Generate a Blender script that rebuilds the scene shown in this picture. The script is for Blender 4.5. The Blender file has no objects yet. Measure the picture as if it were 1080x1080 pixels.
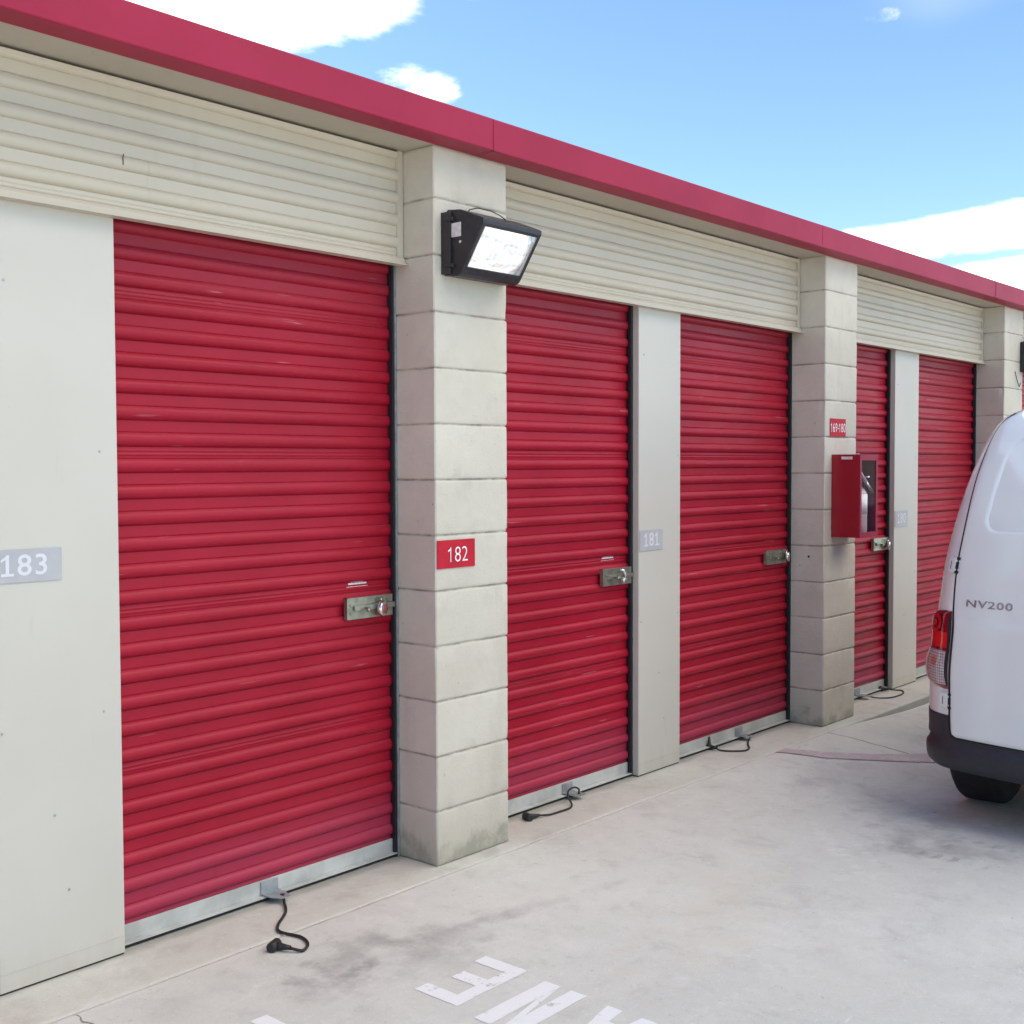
import bpy, bmesh, math, random
from mathutils import Vector, Matrix, noise as mnoise
random.seed(7)
R = math.radians
S = bpy.context.scene
COL = S.collection

# ------------------------------------------------------------------ mesh helpers
class MB:
    """collects simple shapes, then links them as ONE mesh object"""
    def __init__(s): s.bm = bmesh.new()
    def box(s, x0, x1, y0, y1, z0, z1, bev=0.0, seg=2):
        b = s.bm
        vs = [b.verts.new((x, y, z)) for x in (x0, x1) for y in (y0, y1) for z in (z0, z1)]
        fs = [(0,1,3,2),(4,6,7,5),(0,4,5,1),(2,3,7,6),(0,2,6,4),(1,5,7,3)]
        nf = [b.faces.new([vs[i] for i in f]) for f in fs]
        if bev > 0:
            es = list({e for f in nf for e in f.edges})
            bmesh.ops.bevel(b, geom=es, offset=bev, segments=seg, profile=.6, affect='EDGES')
        return s
    def poly_extrude(s, pts, axis, c0, c1, bev=0.0):
        """closed polygon pts (2D) extruded along axis from c0 to c1"""
        def mk(p, c):
            if axis == 'x': return (c, p[0], p[1])
            if axis == 'y': return (p[0], c, p[1])
            return (p[0], p[1], c)
        b = s.bm
        A = [b.verts.new(mk(p, c0)) for p in pts]; B = [b.verts.new(mk(p, c1)) for p in pts]
        n = len(pts); fs = [b.faces.new(A), b.faces.new(B[::-1])]
        for i in range(n): fs.append(b.faces.new((A[i], B[i], B[(i+1) % n], A[(i+1) % n])))
        if bev > 0:
            es = list({e for f in fs for e in f.edges})
            bmesh.ops.bevel(b, geom=es, offset=bev, segments=2, profile=.6, affect='EDGES')
        return s
    def tube(s, pts, r, n=10, cap=True):
        b = s.bm; pts = [Vector(p) for p in pts]; rings = []
        rr = r if isinstance(r, (list, tuple)) else [r]*len(pts)
        prev = None
        for i, p in enumerate(pts):
            t = (pts[min(i+1, len(pts)-1)] - pts[max(i-1, 0)]).normalized()
            u = prev if prev is not None else (Vector((0,0,1)) if abs(t.z) < .9 else Vector((1,0,0)))
            u = (u - t*u.dot(t)).normalized(); prev = u; w = t.cross(u)
            rings.append([b.verts.new(p + (u*math.cos(2*math.pi*k/n) + w*math.sin(2*math.pi*k/n))*rr[i]) for k in range(n)])
        for A, B in zip(rings, rings[1:]):
            for k in range(n):
                f = b.faces.new((A[k], A[(k+1) % n], B[(k+1) % n], B[k])); f.smooth = True
        if cap:
            b.faces.new(rings[0][::-1]); b.faces.new(rings[-1])
        return s
    def cyl(s, c, axis, r, h, n=24, bev=0):
        c = Vector(c); a = Vector(axis).normalized()
        if bev: return s.tube([c, c+a*.0001, c+a*bev, c+a*(h-bev), c+a*(h-.0001), c+a*h], [r-bev, r-bev, r, r, r-bev, r-bev], n)
        return s.tube([c, c+a*h], r, n)
    def grid(s, P, smooth=True, flip=False):
        b = s.bm; V = [[b.verts.new(p) for p in row] for row in P]
        for i in range(len(V)-1):
            for j in range(len(V[0])-1):
                q = (V[i][j], V[i][j+1], V[i+1][j+1], V[i+1][j])
                f = b.faces.new(q[::-1] if flip else q); f.smooth = smooth
        return V
    def lathe(s, prof, c, axis, n=40, smooth=True):
        """prof: (along, radius) list"""
        c = Vector(c); a = Vector(axis).normalized()
        u = Vector((0,0,1)) if abs(a.z) < .9 else Vector((1,0,0)); u = (u-a*u.dot(a)).normalized(); w = a.cross(u)
        P = [[c + a*h + (u*math.cos(2*math.pi*k/n)+w*math.sin(2*math.pi*k/n))*max(r, .0004) for k in range(n+1)] for h, r in prof]
        s.grid(P, smooth)
        return s
    def build(s, name, mat, parent=None, origin=None, recalc=True, M=None):
        b = s.bm
        bmesh.ops.remove_doubles(b, verts=b.verts, dist=1e-5)
        if recalc: bmesh.ops.recalc_face_normals(b, faces=b.faces)
        if M is not None: bmesh.ops.transform(b, matrix=M, verts=b.verts)
        o = origin if origin is not None else (parent.get('org', (0,0,0)) if parent is not None else (0,0,0))
        o = Vector(o)
        if o.length > 0: bmesh.ops.translate(b, verts=b.verts, vec=-o)
        me = bpy.data.meshes.new(name); b.to_mesh(me); b.free()
        ob = bpy.data.objects.new(name, me); COL.objects.link(ob)
        if mat: me.materials.append(mat)
        if parent is not None: ob.parent = parent
        else: ob.location = o
        return ob

def tag(o, label=None, cat=None, group=None, kind=None):
    if label: o['label'] = label
    if cat: o['category'] = cat
    if group: o['group'] = group
    if kind: o['kind'] = kind
    return o
ORG = {}
def thing(name, loc, label, cat, group=None, rz=0):
    o = bpy.data.objects.new(name, None); COL.objects.link(o); o.empty_display_size = .1
    o.location = loc; o.rotation_euler.z = rz
    return tag(o, label, cat, group)
def text_mesh(txt, size, bold=0.0, spacing=1.0, depth=0.0):
    """returns list of verts/faces of a text laid out on XY, centred"""
    cu = bpy.data.curves.new('t', 'FONT'); cu.body = txt; cu.size = size; cu.align_x = 'CENTER'; cu.align_y = 'CENTER'
    cu.offset = bold; cu.space_character = spacing; cu.resolution_u = 4; cu.extrude = depth
    ob = bpy.data.objects.new('t', cu); COL.objects.link(ob)
    dg = bpy.context.evaluated_depsgraph_get(); dg.update()
    me = bpy.data.meshes.new_from_object(ob.evaluated_get(dg))
    vs = [v.co.copy() for v in me.vertices]; fs = [tuple(p.vertices) for p in me.polygons]
    bpy.data.objects.remove(ob); bpy.data.curves.remove(cu); bpy.data.meshes.remove(me)
    xs = [v.x for v in vs]; ys = [v.y for v in vs]; cx = (min(xs)+max(xs))/2; cy = (min(ys)+max(ys))/2
    vs = [Vector((v.x-cx, v.y-cy, v.z)) for v in vs]
    return vs, fs
def figure_text(txt, serif=False, bold=0.0, adv=.80):
    """digits of height 1 laid out on an even pitch; the figure 1 is drawn with its flag (and foot)"""
    V, F, x = [], [], 0.0
    for ch in txt:
        if ch == '1':
            w = .062+bold*1.8
            pol = [(-w, 0), (w, 0), (w, 1), (-w*.5, 1), (-w*1.2, .90), (-.30, .78), (-.30, .66-bold), (-w, .75)]
            parts = [[(-w, 0), (w, 0), (w, 1), (-w, .80)], [(-w, .80), (w, 1), (-w*.3, 1), (-.29, .80), (-.29, .66-bold)]]
            parts = [[(-w, 0), (w, 0), (w, 1), (-w*.4, 1), (-w, .92)], [(-w, .92), (-w, .78), (-.30, .66-bold), (-.30, .78)]]
            if serif: parts.append([(-.30, 0), (-w, 0), (-w, .13), (-.30, .13)]); parts.append([(w, 0), (.30, 0), (.30, .13), (w, .13)])
            for p in parts:
                b = len(V); V += [Vector((x+px, py, 0)) for px, py in p]; F.append(tuple(range(b, b+len(p))))
            x += adv
        else:
            vs, fs = text_mesh(ch, 1.0, bold)
            if ch == '-': sc = 1.3; vs = [Vector((v.x*sc, v.y*sc+.42, 0)) for v in vs]; a_ = adv*.6
            else:
                h = max(v.y for v in vs)*2; vs = [Vector((v.x/h*1.06, v.y/h+.5, 0)) for v in vs]; a_ = adv
            if ch == '-': x -= adv*.16
            b = len(V); V += [Vector((x+v.x, v.y, 0)) for v in vs]; F += [tuple(i+b for i in f) for f in fs]; x += a_
    cx = (min(v.x for v in V)+max(v.x for v in V))/2
    return [Vector((v.x-cx, v.y-.5, 0)) for v in V], F
def text_obj(txt, name, mat, parent, org, fn, height, width=None, bold=0.0, spacing=1.0, depth=.0):
    vs, fs = figure_text(txt, spacing > 1, bold)
    h = max(v.y for v in vs)-min(v.y for v in vs); w = max(v.x for v in vs)-min(v.x for v in vs)
    sy = height/h; sx = (width/w) if width else sy
    m = MB(); V = [m.bm.verts.new(fn(v.x*sx, v.y*sy)) for v in vs]
    for f in fs:
        try: m.bm.faces.new([V[i] for i in f])
        except ValueError: pass
    if depth:
        m2 = bmesh.ops.extrude_face_region(m.bm, geom=list(m.bm.faces))
    return m.build(name, mat, parent, org, recalc=False)

# ------------------------------------------------------------------ material helpers
class NT:
    def __init__(s, name):
        s.m = bpy.data.materials.new(name); s.m.use_nodes = True; s.t = s.m.node_tree
        s.n = s.t.nodes; s.bsdf = s.n['Principled BSDF']
        s.geo = s.n.new('ShaderNodeNewGeometry'); s.pos = s.geo.outputs['Position']
        s.tc = s.n.new('ShaderNodeTexCoord'); s.obj = s.tc.outputs['Object']
    def link(s, a, b): s.t.links.new(a, b)
    def set(s, sock, v):
        if hasattr(v, 'is_output') or isinstance(v, bpy.types.NodeSocket): s.link(v, sock)
        else:
            if isinstance(v, (tuple, list)) and len(v) == 3 and len(sock.default_value) == 4: v = (*v, 1)
            sock.default_value = v
    def noise(s, scale, detail=4, rough=.55, vec=None, dist=0.0, stretch=None):
        v = vec if vec is not None else s.pos
        if stretch: v = s.mapping(v, scale=stretch)
        n = s.n.new('ShaderNodeTexNoise'); n.inputs['Scale'].default_value = scale; n.inputs['Detail'].default_value = detail
        n.inputs['Roughness'].default_value = rough; n.inputs['Distortion'].default_value = dist
        s.link(v, n.inputs['Vector']); return n.outputs['Fac']
    def mapping(s, v, loc=(0,0,0), rot=(0,0,0), scale=(1,1,1)):
        m = s.n.new('ShaderNodeMapping'); m.inputs['Location'].default_value = loc
        m.inputs['Rotation'].default_value = rot; m.inputs['Scale'].default_value = scale
        s.link(v, m.inputs['Vector']); return m.outputs[0]
    def ramp(s, f, a, b, lo=0.0, hi=1.0, smooth=True):
        m = s.n.new('ShaderNodeMapRange'); m.interpolation_type = 'SMOOTHSTEP' if smooth else 'LINEAR'
        for k, v in zip((1,2,3,4), (a,b,lo,hi)): m.inputs[k].default_value = v
        s.set(m.inputs[0], f); return m.outputs[0]
    def math(s, op, a, b=0.0):
        m = s.n.new('ShaderNodeMath'); m.operation = op; s.set(m.inputs[0], a); s.set(m.inputs[1], b); return m.outputs[0]
    def mix(s, f, a, b, mode='MIX'):
        m = s.n.new('ShaderNodeMix'); m.data_type = 'RGBA'; m.blend_type = mode
        s.set(m.inputs[0], f); s.set(m.inputs[6], a); s.set(m.inputs[7], b); return m.outputs[2]
    def sep(s, v):
        m = s.n.new('ShaderNodeSeparateXYZ'); s.link(v, m.inputs[0]); return m.outputs
    def vlen(s, v):
        m = s.n.new('ShaderNodeVectorMath'); m.operation = 'LENGTH'; s.link(v, m.inputs[0]); return m.outputs['Value']
    def spot(s, cx, cy, rx, ry, ang=0, wob=.35, nscale=6, soft=.7):
        """blotch on the ground plane, 1 inside -> 0 outside, broken edge"""
        v = s.n.new('ShaderNodeVectorMath'); v.operation = 'SUBTRACT'; s.link(s.pos, v.inputs[0]); v.inputs[1].default_value = (cx, cy, 0)
        r = s.mapping(v.outputs[0], rot=(0,0,-ang)); q = s.mapping(r, scale=(1/rx, 1/ry, 0))
        d = s.vlen(q); n = s.noise(nscale, 5, .6); d2 = s.math('ADD', d, s.math('MULTIPLY', s.math('SUBTRACT', n, .5), wob*4))
        return s.ramp(d2, 1.0-soft, 1.0, 1.0, 0.0)
    def bump(s, h, strength=.2, dist=.01, prev=None):
        b = s.n.new('ShaderNodeBump'); b.inputs['Strength'].default_value = strength; b.inputs['Distance'].default_value = dist
        s.set(b.inputs['Height'], h)
        if prev is not None: s.link(prev, b.inputs['Normal'])
        return b.outputs[0]
    def out(s, col=None, rough=None, metal=None, normal=None, **kw):
        B = s.bsdf.inputs
        if col is not None: s.set(B['Base Color'], col)
        if rough is not None: s.set(B['Roughness'], rough)
        if metal is not None: s.set(B['Metallic'], metal)
        if normal is not None: s.link(normal, B['Normal'])
        for k, v in kw.items(): s.set(B[k.replace('_', ' ')], v)
        return s.m

def simple(name, col, rough=.5, metal=0.0, var=.12, nsc=12, bump=0.0, **kw):
    t = NT(name); n = t.noise(nsc, 4)
    c = t.mix(t.ramp(n, .3, .7), tuple(x*(1-var) for x in col), tuple(min(1, x*(1+var)) for x in col))
    n2 = t.noise(nsc*5, 3)
    nr = t.bump(t.noise(nsc*14, 3), bump, .003) if bump else None
    return t.out(c, t.ramp(n2, .3, .7, rough*.9, min(1, rough*1.12)), metal, nr, **kw)

def red_door_material():
    t = NT('red_door_paint'); z = t.sep(t.pos)[2]
    n1 = t.noise(1.6, 5); n2 = t.noise(7, 5, .6, stretch=(.5, 1, 1.6)); n3 = t.noise(90, 3)
    c = t.mix(t.ramp(n1, .3, .7), RED_A, RED_B)
    c = t.mix(t.math('MULTIPLY', t.ramp(n2, .5, .8), .18), c, (.38, .025, .045))
    # chalky dust gathered on the lowest courses and a greyer band towards the top
    low = t.ramp(t.math('ADD', z, t.math('MULTIPLY', n2, .16)), .20, .42, 1, 0)
    c = t.mix(t.math('MULTIPLY', low, .30), c, (.36, .075, .15))
    top = t.ramp(t.math('ADD', z, t.math('MULTIPLY', n2, .3)), 2.0, 2.4, 0, 1)
    c = t.mix(t.math('MULTIPLY', top, .25), c, (.22, .055, .075))
    # fine pale scuffs
    sc = t.ramp(t.noise(30, 2, .5, stretch=(.12, 1, 3.0)), .70, .75)
    c = t.mix(t.math('MULTIPLY', sc, t.math('MULTIPLY', t.ramp(n1, .42, .55), .5)), c, (.58, .27, .30))
    dots = t.ramp(t.noise(120, 2, .5), .76, .79); c = t.mix(t.math('MULTIPLY', dots, .30), c, (.10, .01, .015))
    # dust resting where each rib turns up to the sky
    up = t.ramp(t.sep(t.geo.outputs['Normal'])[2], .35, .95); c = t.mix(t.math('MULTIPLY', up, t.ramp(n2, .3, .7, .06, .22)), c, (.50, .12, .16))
    ru = t.ramp(t.noise(2.2, 5, .7, stretch=(3.5, 1, .5)), .60, .75); c = t.mix(t.math('MULTIPLY', ru, .18), c, (.16, .012, .02))
    b = t.bump(n3, .10, .002)
    b = t.bump(t.noise(9, 3), .05, .01, b)
    return t.out(c, t.ramp(n2, .3, .8, .36, .55), 0, b, Specular_IOR_Level=.24)

def sheet_metal(name, a, b_, rough=.45, streak=.12, dirt=(.2,.17,.13), spec=.5):
    t = NT(name); n1 = t.noise(1.3, 5); n2 = t.noise(12, 5, .6, stretch=(1, 1, .15))
    c = t.mix(t.ramp(n1, .3, .7), a, b_)
    c = t.mix(t.math('MULTIPLY', t.ramp(n2, .55, .85), streak), c, dirt)
    sp = t.ramp(t.noise(55, 2, .5), .77, .80)
    c = t.mix(t.math('MULTIPLY', sp, .35), c, dirt)
    zz = t.sep(t.pos)[2]; gr = t.ramp(t.math('ADD', zz, t.math('MULTIPLY', t.math('SUBTRACT', n2, .5), -.3)), -.03, .12, 1, 0)
    c = t.mix(t.math('MULTIPLY', gr, .35), c, dirt)
    scf = t.ramp(t.noise(7, 4, .6, stretch=(2.5, 1, .35)), .66, .74); c = t.mix(t.math('MULTIPLY', scf, .16), c, dirt)
    b = t.bump(t.noise(2.6, 2), .28, .025); b = t.bump(t.noise(160, 2), .05, .001, b)
    return t.out(c, rough, 0, b, Specular_IOR_Level=spec)

def block_material():
    t = NT('painted_block'); z = t.sep(t.pos)[2]
    n1 = t.noise(2.2, 5); n2 = t.noise(9, 6, .65); n3 = t.noise(120, 4, .7); n4 = t.noise(38, 3, .6)
    c = t.mix(t.ramp(n1, .3, .7), (.60, .545, .45), (.67, .62, .525))
    c = t.mix(t.math('MULTIPLY', t.ramp(n2, .45, .8), .30), c, (.42, .37, .31))
    n5 = t.noise(5, 5, .6, stretch=(1, 1, .18))
    c = t.mix(t.math('MULTIPLY', t.ramp(n5, .52, .75), .25), c, (.37, .33, .28))
    pit = t.ramp(n4, .69, .76)
    c = t.mix(t.math('MULTIPLY', t.ramp(n3, .55, .8), .25), c, (.34, .31, .26))
    c = t.mix(t.math('MULTIPLY', pit, .6), c, (.17, .15, .12))
    # grime rising from the ground
    g = t.ramp(t.math('ADD', z, t.math('MULTIPLY', t.math('SUBTRACT', n2, .5), -.45)), -.02, .10, 1, 0)
    c = t.mix(t.math('MULTIPLY', g, .62), c, (.15, .145, .11))
    g2 = t.ramp(t.math('ADD', z, t.math('MULTIPLY', t.math('SUBTRACT', n1, .5), -.3)), .05, .28, 1, 0)
    c = t.mix(t.math('MULTIPLY', g2, .30), c, (.36, .33, .24))
    # each block took the paint a little differently
    wn = t.n.new('ShaderNodeTexWhiteNoise'); wn.noise_dimensions = '2D'; cb = t.n.new('ShaderNodeCombineXYZ')
    t.set(cb.inputs[0], t.math('FLOOR', t.math('DIVIDE', z, .2032))); t.set(cb.inputs[1], t.math('ROUND', t.math('DIVIDE', t.sep(t.pos)[0], 1.5))); t.link(cb.outputs[0], wn.inputs['Vector'])
    c = t.mix(t.math('MULTIPLY', wn.outputs['Value'], .22), c, (.46, .41, .33))
    # joints hold dirt: course height .2032
    fr = t.math('FRACT', t.math('DIVIDE', t.math('ADD', z, .1016), .2032)); d = t.math('ABSOLUTE', t.math('SUBTRACT', fr, .5))
    jl = t.ramp(d, .008, .030, 1, 0); c = t.mix(t.math('MULTIPLY', jl, t.ramp(n2, .35, .65, .12, .75)), c, (.20, .175, .14))
    b = t.bump(n3, .40, .005); b = t.bump(n4, .22, .008, b); b = t.bump(pit, -.5, .004, b)
    return t.out(c, .82, 0, b)

def concrete_material(name, apron=False):
    t = NT(name); X, Y, Z = t.sep(t.pos)
    n0 = t.noise(.7, 5, .6); n1 = t.noise(2.6, 6, .62); n2 = t.noise(14, 6, .65); n3 = t.noise(140, 4, .7); n4 = t.noise(46, 3, .6)
    a, b_ = ((.52, .505, .445), (.62, .605, .54)) if apron else ((.555, .55, .50), (.645, .64, .59))
    c = t.mix(t.ramp(n0, .3, .7), a, b_)
    c = t.mix(t.math('MULTIPLY', t.ramp(n1, .48, .75), .35), c, (.43, .41, .37))
    c = t.mix(t.math('MULTIPLY', t.ramp(n1, .30, .46, 1, 0), .40), c, (.72, .70, .66))
    n7 = t.noise(5.5, 7, .72, dist=.6); c = t.mix(t.math('MULTIPLY', t.ramp(n7, .53, .66), .28), c, (.38, .365, .335)); c = t.mix(t.math('MULTIPLY', t.ramp(n7, .36, .46, 1, 0), .22), c, (.74, .72, .68))
    c = t.mix(t.math('MULTIPLY', t.ramp(n2, .50, .75), .20), c, (.36, .34, .31))
    c = t.mix(t.math('MULTIPLY', t.ramp(n3, .50, .75), .34), c, (.30, .29, .27))
    c = t.mix(t.math('MULTIPLY', t.ramp(n4, .30, .42, 1, 0), .25), c, (.78, .77, .74))
    c = t.mix(t.math('MULTIPLY', t.ramp(n4, .66, .72), .35), c, (.25, .24, .22))
    c = t.mix(t.math('MULTIPLY', t.ramp(t.noise(24, 2, .5), .755, .79), .6), c, (.17, .16, .15))
    if not apron:
        for (cx, cy, rx, ry, ang, st, col) in [
            (-.72, -.34, .30, .13, .15, .62, (.23, .225, .215)), (-.93, -.45, .16, .14, 0, .62, (.21, .205, .20)),
            (-.45, -.47, .30, .15, -.3, .45, (.30, .285, .265)), (-.62, -.55, .24, .16, 0, .4, (.28, .27, .26)),
            (-.15, -.50, .50, .05, -.22, .42, (.31, .295, .28)), (-1.25, -.25, .22, .10, .2, .3, (.33, .32, .29)),
            (1.40, -1.33, .42, .15, -.9, .5, (.22, .215, .21)), (1.55, -1.12, .32, .2, .2, .4, (.24, .24, .235)),
            (2.3, -.45, .6, .16, .1, .35, (.30, .30, .30)), (1.9, -1.0, .55, .35, .4, .40, (.28, .28, .28)),
            (3.8, -.6, .9, .35, .1, .45, (.30, .295, .29)),
            (.3, -1.0, .8, .25, .3, .35, (.60, .53, .41)), (.1, -1.6, .5, .3, 1.0, .3, (.62, .57, .48))]:
            m = t.spot(cx, cy, rx, ry, ang, .75, 8, .95)
            c = t.mix(t.math('MULTIPLY', m, t.ramp(n2, .25, .6, st*.4, st*.8)), c, col)
        # scattered scuffs, drips and pock marks
        sc = t.noise(9, 6, .68, vec=t.mapping(t.pos, rot=(0, 0, .55), scale=(.38, 1.5, 1)))
        c = t.mix(t.math('MULTIPLY', t.ramp(sc, .655, .70), t.ramp(n1, .42, .55, 0, .5)), c, (.24, .23, .215))
        sc2 = t.noise(13, 6, .66, vec=t.mapping(t.pos, loc=(3, 2, 0), rot=(0, 0, -.5), scale=(.30, 1.6, 1)))
        c = t.mix(t.math('MULTIPLY', t.ramp(sc2, .67, .72), .45), c, (.80, .78, .74))
        # pale rubbed tyre-tread prints
        for cx, cy, ang, L, wd, fq, st_, col in ((1.13, -1.03, .75, .34, .040, 15, .45, (.80, .79, .76)), (1.20, -1.10, .75, .30, .022, 22, .35, (.80, .79, .76)),
                                            (1.31, -1.33, 1.50, .26, .060, 16, .55, (.20, .195, .19)), (1.62, -1.40, 1.35, .24, .045, 14, .45, (.22, .215, .21))):
            wx = t.sep(t.mapping(t.pos, rot=(0, 0, -ang)))[0]
            st = t.math('MULTIPLY', t.ramp(t.math('ADD', t.math('FRACT', t.math('ADD', t.math('MULTIPLY', wx, fq), t.math('MULTIPLY', n2, 1.4))), t.math('MULTIPLY', t.math('SUBTRACT', n4, .5), .8)), .40, .85), t.ramp(n2, .38, .62, .15, .9))
            m = t.spot(cx, cy, L, wd, ang, .45, 12, .6)
            c = t.mix(t.math('MULTIPLY', t.math('MULTIPLY', m, st), st_), c, col)
        dr = t.ramp(t.noise(17, 3, .5), .705, .735); c = t.mix(t.math('MULTIPLY', dr, t.ramp(n1, .4, .6, 0, .45)), c, (.24, .225, .20))
        wob = t.math('MULTIPLY', t.math('SUBTRACT', t.noise(5, 4, .6), .5), .05)
        wob2 = t.math('MULTIPLY', t.math('SUBTRACT', t.noise(3.2, 5, .65), .5), .22)
        # sawn transverse joints every bay
        dj = t.math('ABSOLUTE', t.math('ADD', t.math('SUBTRACT', t.math('ABSOLUTE', t.math('SUBTRACT', t.math('MODULO', t.math('ADD', X, 301.5), 4.43), 2.215)), 1.0), 99))
        lines = None
        for (x0, amp, w_, ymin) in [(2.965, wob, .006, -40), (-1.49, wob2, .0035, -.9), (7.4, wob, .006, -40), (-5.92, wob, .006, -40)]:
            d = t.math('ABSOLUTE', t.math('ADD', t.math('SUBTRACT', X, x0), amp))
            l = t.ramp(d, w_*.5, w_*1.3, 1, 0)
            l = t.math('MULTIPLY', l, t.ramp(Y, ymin, ymin+.2))
            lines = l if lines is None else t.math('MAXIMUM', lines, l)
        # hairline crack wandering through the alley slab
        rx = t.sep(t.mapping(t.pos, rot=(0, 0, .93)))
        d = t.math('ABSOLUTE', t.math('ADD', t.math('ADD', rx[0], -.50), wob2))
        hl = t.math('MULTIPLY', t.ramp(d, .001, .0045, 1, 0), t.ramp(n1, .42, .56))
        hl = t.math('MULTIPLY', hl, t.ramp(rx[1], -1.35, -1.2, 0, .0))
        c = t.mix(t.math('MULTIPLY', lines, .8), c, (.115, .105, .09))
        c = t.mix(hl, c, (.2, .18, .16))
        # grey-green grime along the joint at the building slab, chalky caulk elsewhere
        gj = t.ramp(t.math('ADD', t.math('ABSOLUTE', t.math('ADD', Y, .085)), t.math('MULTIPLY', n2, .02)), .012, .035, 1, 0)
        c = t.mix(t.math('MULTIPLY', gj, t.ramp(n1, .4, .6, .0, .55)), c, (.70, .69, .67))
        hgt = t.math('SUBTRACT', t.math('MULTIPLY', n3, .5), t.math('MULTIPLY', lines, 3))
    else:
        n6 = t.noise(6, 5, .6)
        c = t.mix(t.math('MULTIPLY', t.ramp(n6, .5, .72), .35), c, (.33, .305, .265))
        g = t.ramp(t.math('ADD', t.math('ABSOLUTE', t.math('SUBTRACT', Y, .19)), t.math('MULTIPLY', t.math('SUBTRACT', n6, .5), .1)), .0, .05, .5, 0)
        c = t.mix(g, c, (.2, .185, .16))
        f = t.ramp(Z, -.012, -.002, .55, 0); c = t.mix(f, c, (.23, .215, .185))
        hgt = t.math('MULTIPLY', n3, .5)
    b = t.bump(hgt, .5, .003); b = t.bump(n2, .12, .006, b); b = t.bump(n1, .10, .02, b)
    return t.out(c, t.ramp(n1, .3, .7, .72, .88), 0, b)

def worn_paint(name, col, under, wear=.60):
    t = NT(name); n = t.noise(22, 5, .7); n2 = t.noise(4, 4); n3 = t.noise(140, 4, .7)
    w = t.ramp(t.math('ADD', n, t.math('MULTIPLY', t.math('SUBTRACT', n2, .5), .5)), wear, wear+.10)
    c = t.mix(w, col, under); c = t.mix(t.math('MULTIPLY', t.ramp(n3, .5, .8), .18), c, (.35, .34, .33))
    al = t.ramp(t.noise(60, 4, .7), .30, .36)
    return t.out(c, .7, 0, t.bump(n3, .25, .002), Alpha=t.math('MAXIMUM', al, t.ramp(w, .3, .8, 1, .0)))

RED_A = (.325, .0060, .0215); RED_B = (.395, .0085, .029)
M = {}
M['red'] = red_door_material()
M['cap'] = sheet_metal('red_cap_paint', (.30, .0115, .042), (.36, .017, .057), .50, .22, (.22, .012, .03), .24)
M['cream'] = sheet_metal('cream_sheet_paint', (.54, .475, .37), (.58, .515, .41), .45, .18, (.28, .24, .18))
M['soffit'] = sheet_metal('soffit_paint', (.45, .395, .31), (.49, .435, .35), .6, .15)
M['panel'] = sheet_metal('panel_paint', (.575, .535, .465), (.605, .565, .495), .45, .06, (.42, .38, .3))
M['block'] = block_material()
M['ground'] = concrete_material('alley_concrete')
M['apron'] = concrete_material('slab_concrete', True)
M['galv'] = simple('galvanised_steel', (.36, .385, .40), .42, .5, .2, 20, .08)
M['bar'] = simple('bottom_bar_metal', (.50, .50, .465), .5, .1, .16, 8, .08)
M['latch'] = simple('latch_zinc', (.36, .36, .29), .33, .8, .2, 30, .08)
M['chrome'] = simple('lock_steel', (.75, .74, .72), .18, 1.0, .06)
M['brass'] = simple('lock_face', (.40, .10, .10), .35, .3)
M['dark'] = simple('track_dark', (.014, .011, .015), .6, 0, .2)
M['rubber'] = simple('black_rubber', (.016, .016, .017), .55, 0, .2, 30)
M['bronze'] = simple('lamp_housing_paint', (.030, .026, .030), .42, .1, .2, 30, .05)
M['reflector'] = simple('lamp_reflector', (.9, .9, .9), .25, .9, .03)
M['white_letter'] = simple('white_lettering', (.86, .86, .86), .45, 0, .03)
M['ghost_letter'] = simple('pale_lettering', (.69, .68, .71), .5, 0, .03)
M['sign_red'] = simple('sign_red_vinyl', (.50, .018, .035), .6, 0, .10, 9, 0, Specular_IOR_Level=.2)
M['sign_grey'] = simple('sign_grey_vinyl', (.45, .44, .455), .45, 0, .07, 9)
M['label'] = simple('sticker_white', (.72, .66, .66), .5, 0, .15, 60)
M['cab'] = simple('cabinet_red', (.33, .007, .019), .36, 0, .03, 3)
M['cabin'] = simple('cabinet_inside', (.13, .02, .06), .5, 0, .1)
M['ext_grey'] = simple('extinguisher_body', (.60, .52, .54), .4, .1, .1)
M['van'] = simple('van_white_paint', (.80, .79, .755), .14, 0, .015, 2, 0, Coat_Weight=.6, Coat_Roughness=.05)
M['plastic'] = simple('bumper_plastic', (.022, .023, .030), .48, 0, .12, 60, .1)
M['gap'] = simple('panel_gap', (.012, .012, .014), .7)
M['tyre'] = simple('tyre_rubber', (.011, .011, .012), .75, 0, .2, 40, .15)
M['rim'] = simple('wheel_rim', (.35, .36, .37), .35, .7)
M['carglass'] = simple('dark_glass', (.02, .025, .03), .05, 0, .0)
M['badge'] = simple('chrome_badge', (.42, .42, .45), .3, .8)
M['lens_red'] = simple('red_lens', (.75, .012, .015), .12, 0, .05, 30, 0, Coat_Weight=1.0)
M['lens_dark'] = simple('dark_red_lens', (.22, .004, .012), .1, 0, .1, 60, 0, Coat_Weight=1.0)
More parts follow.
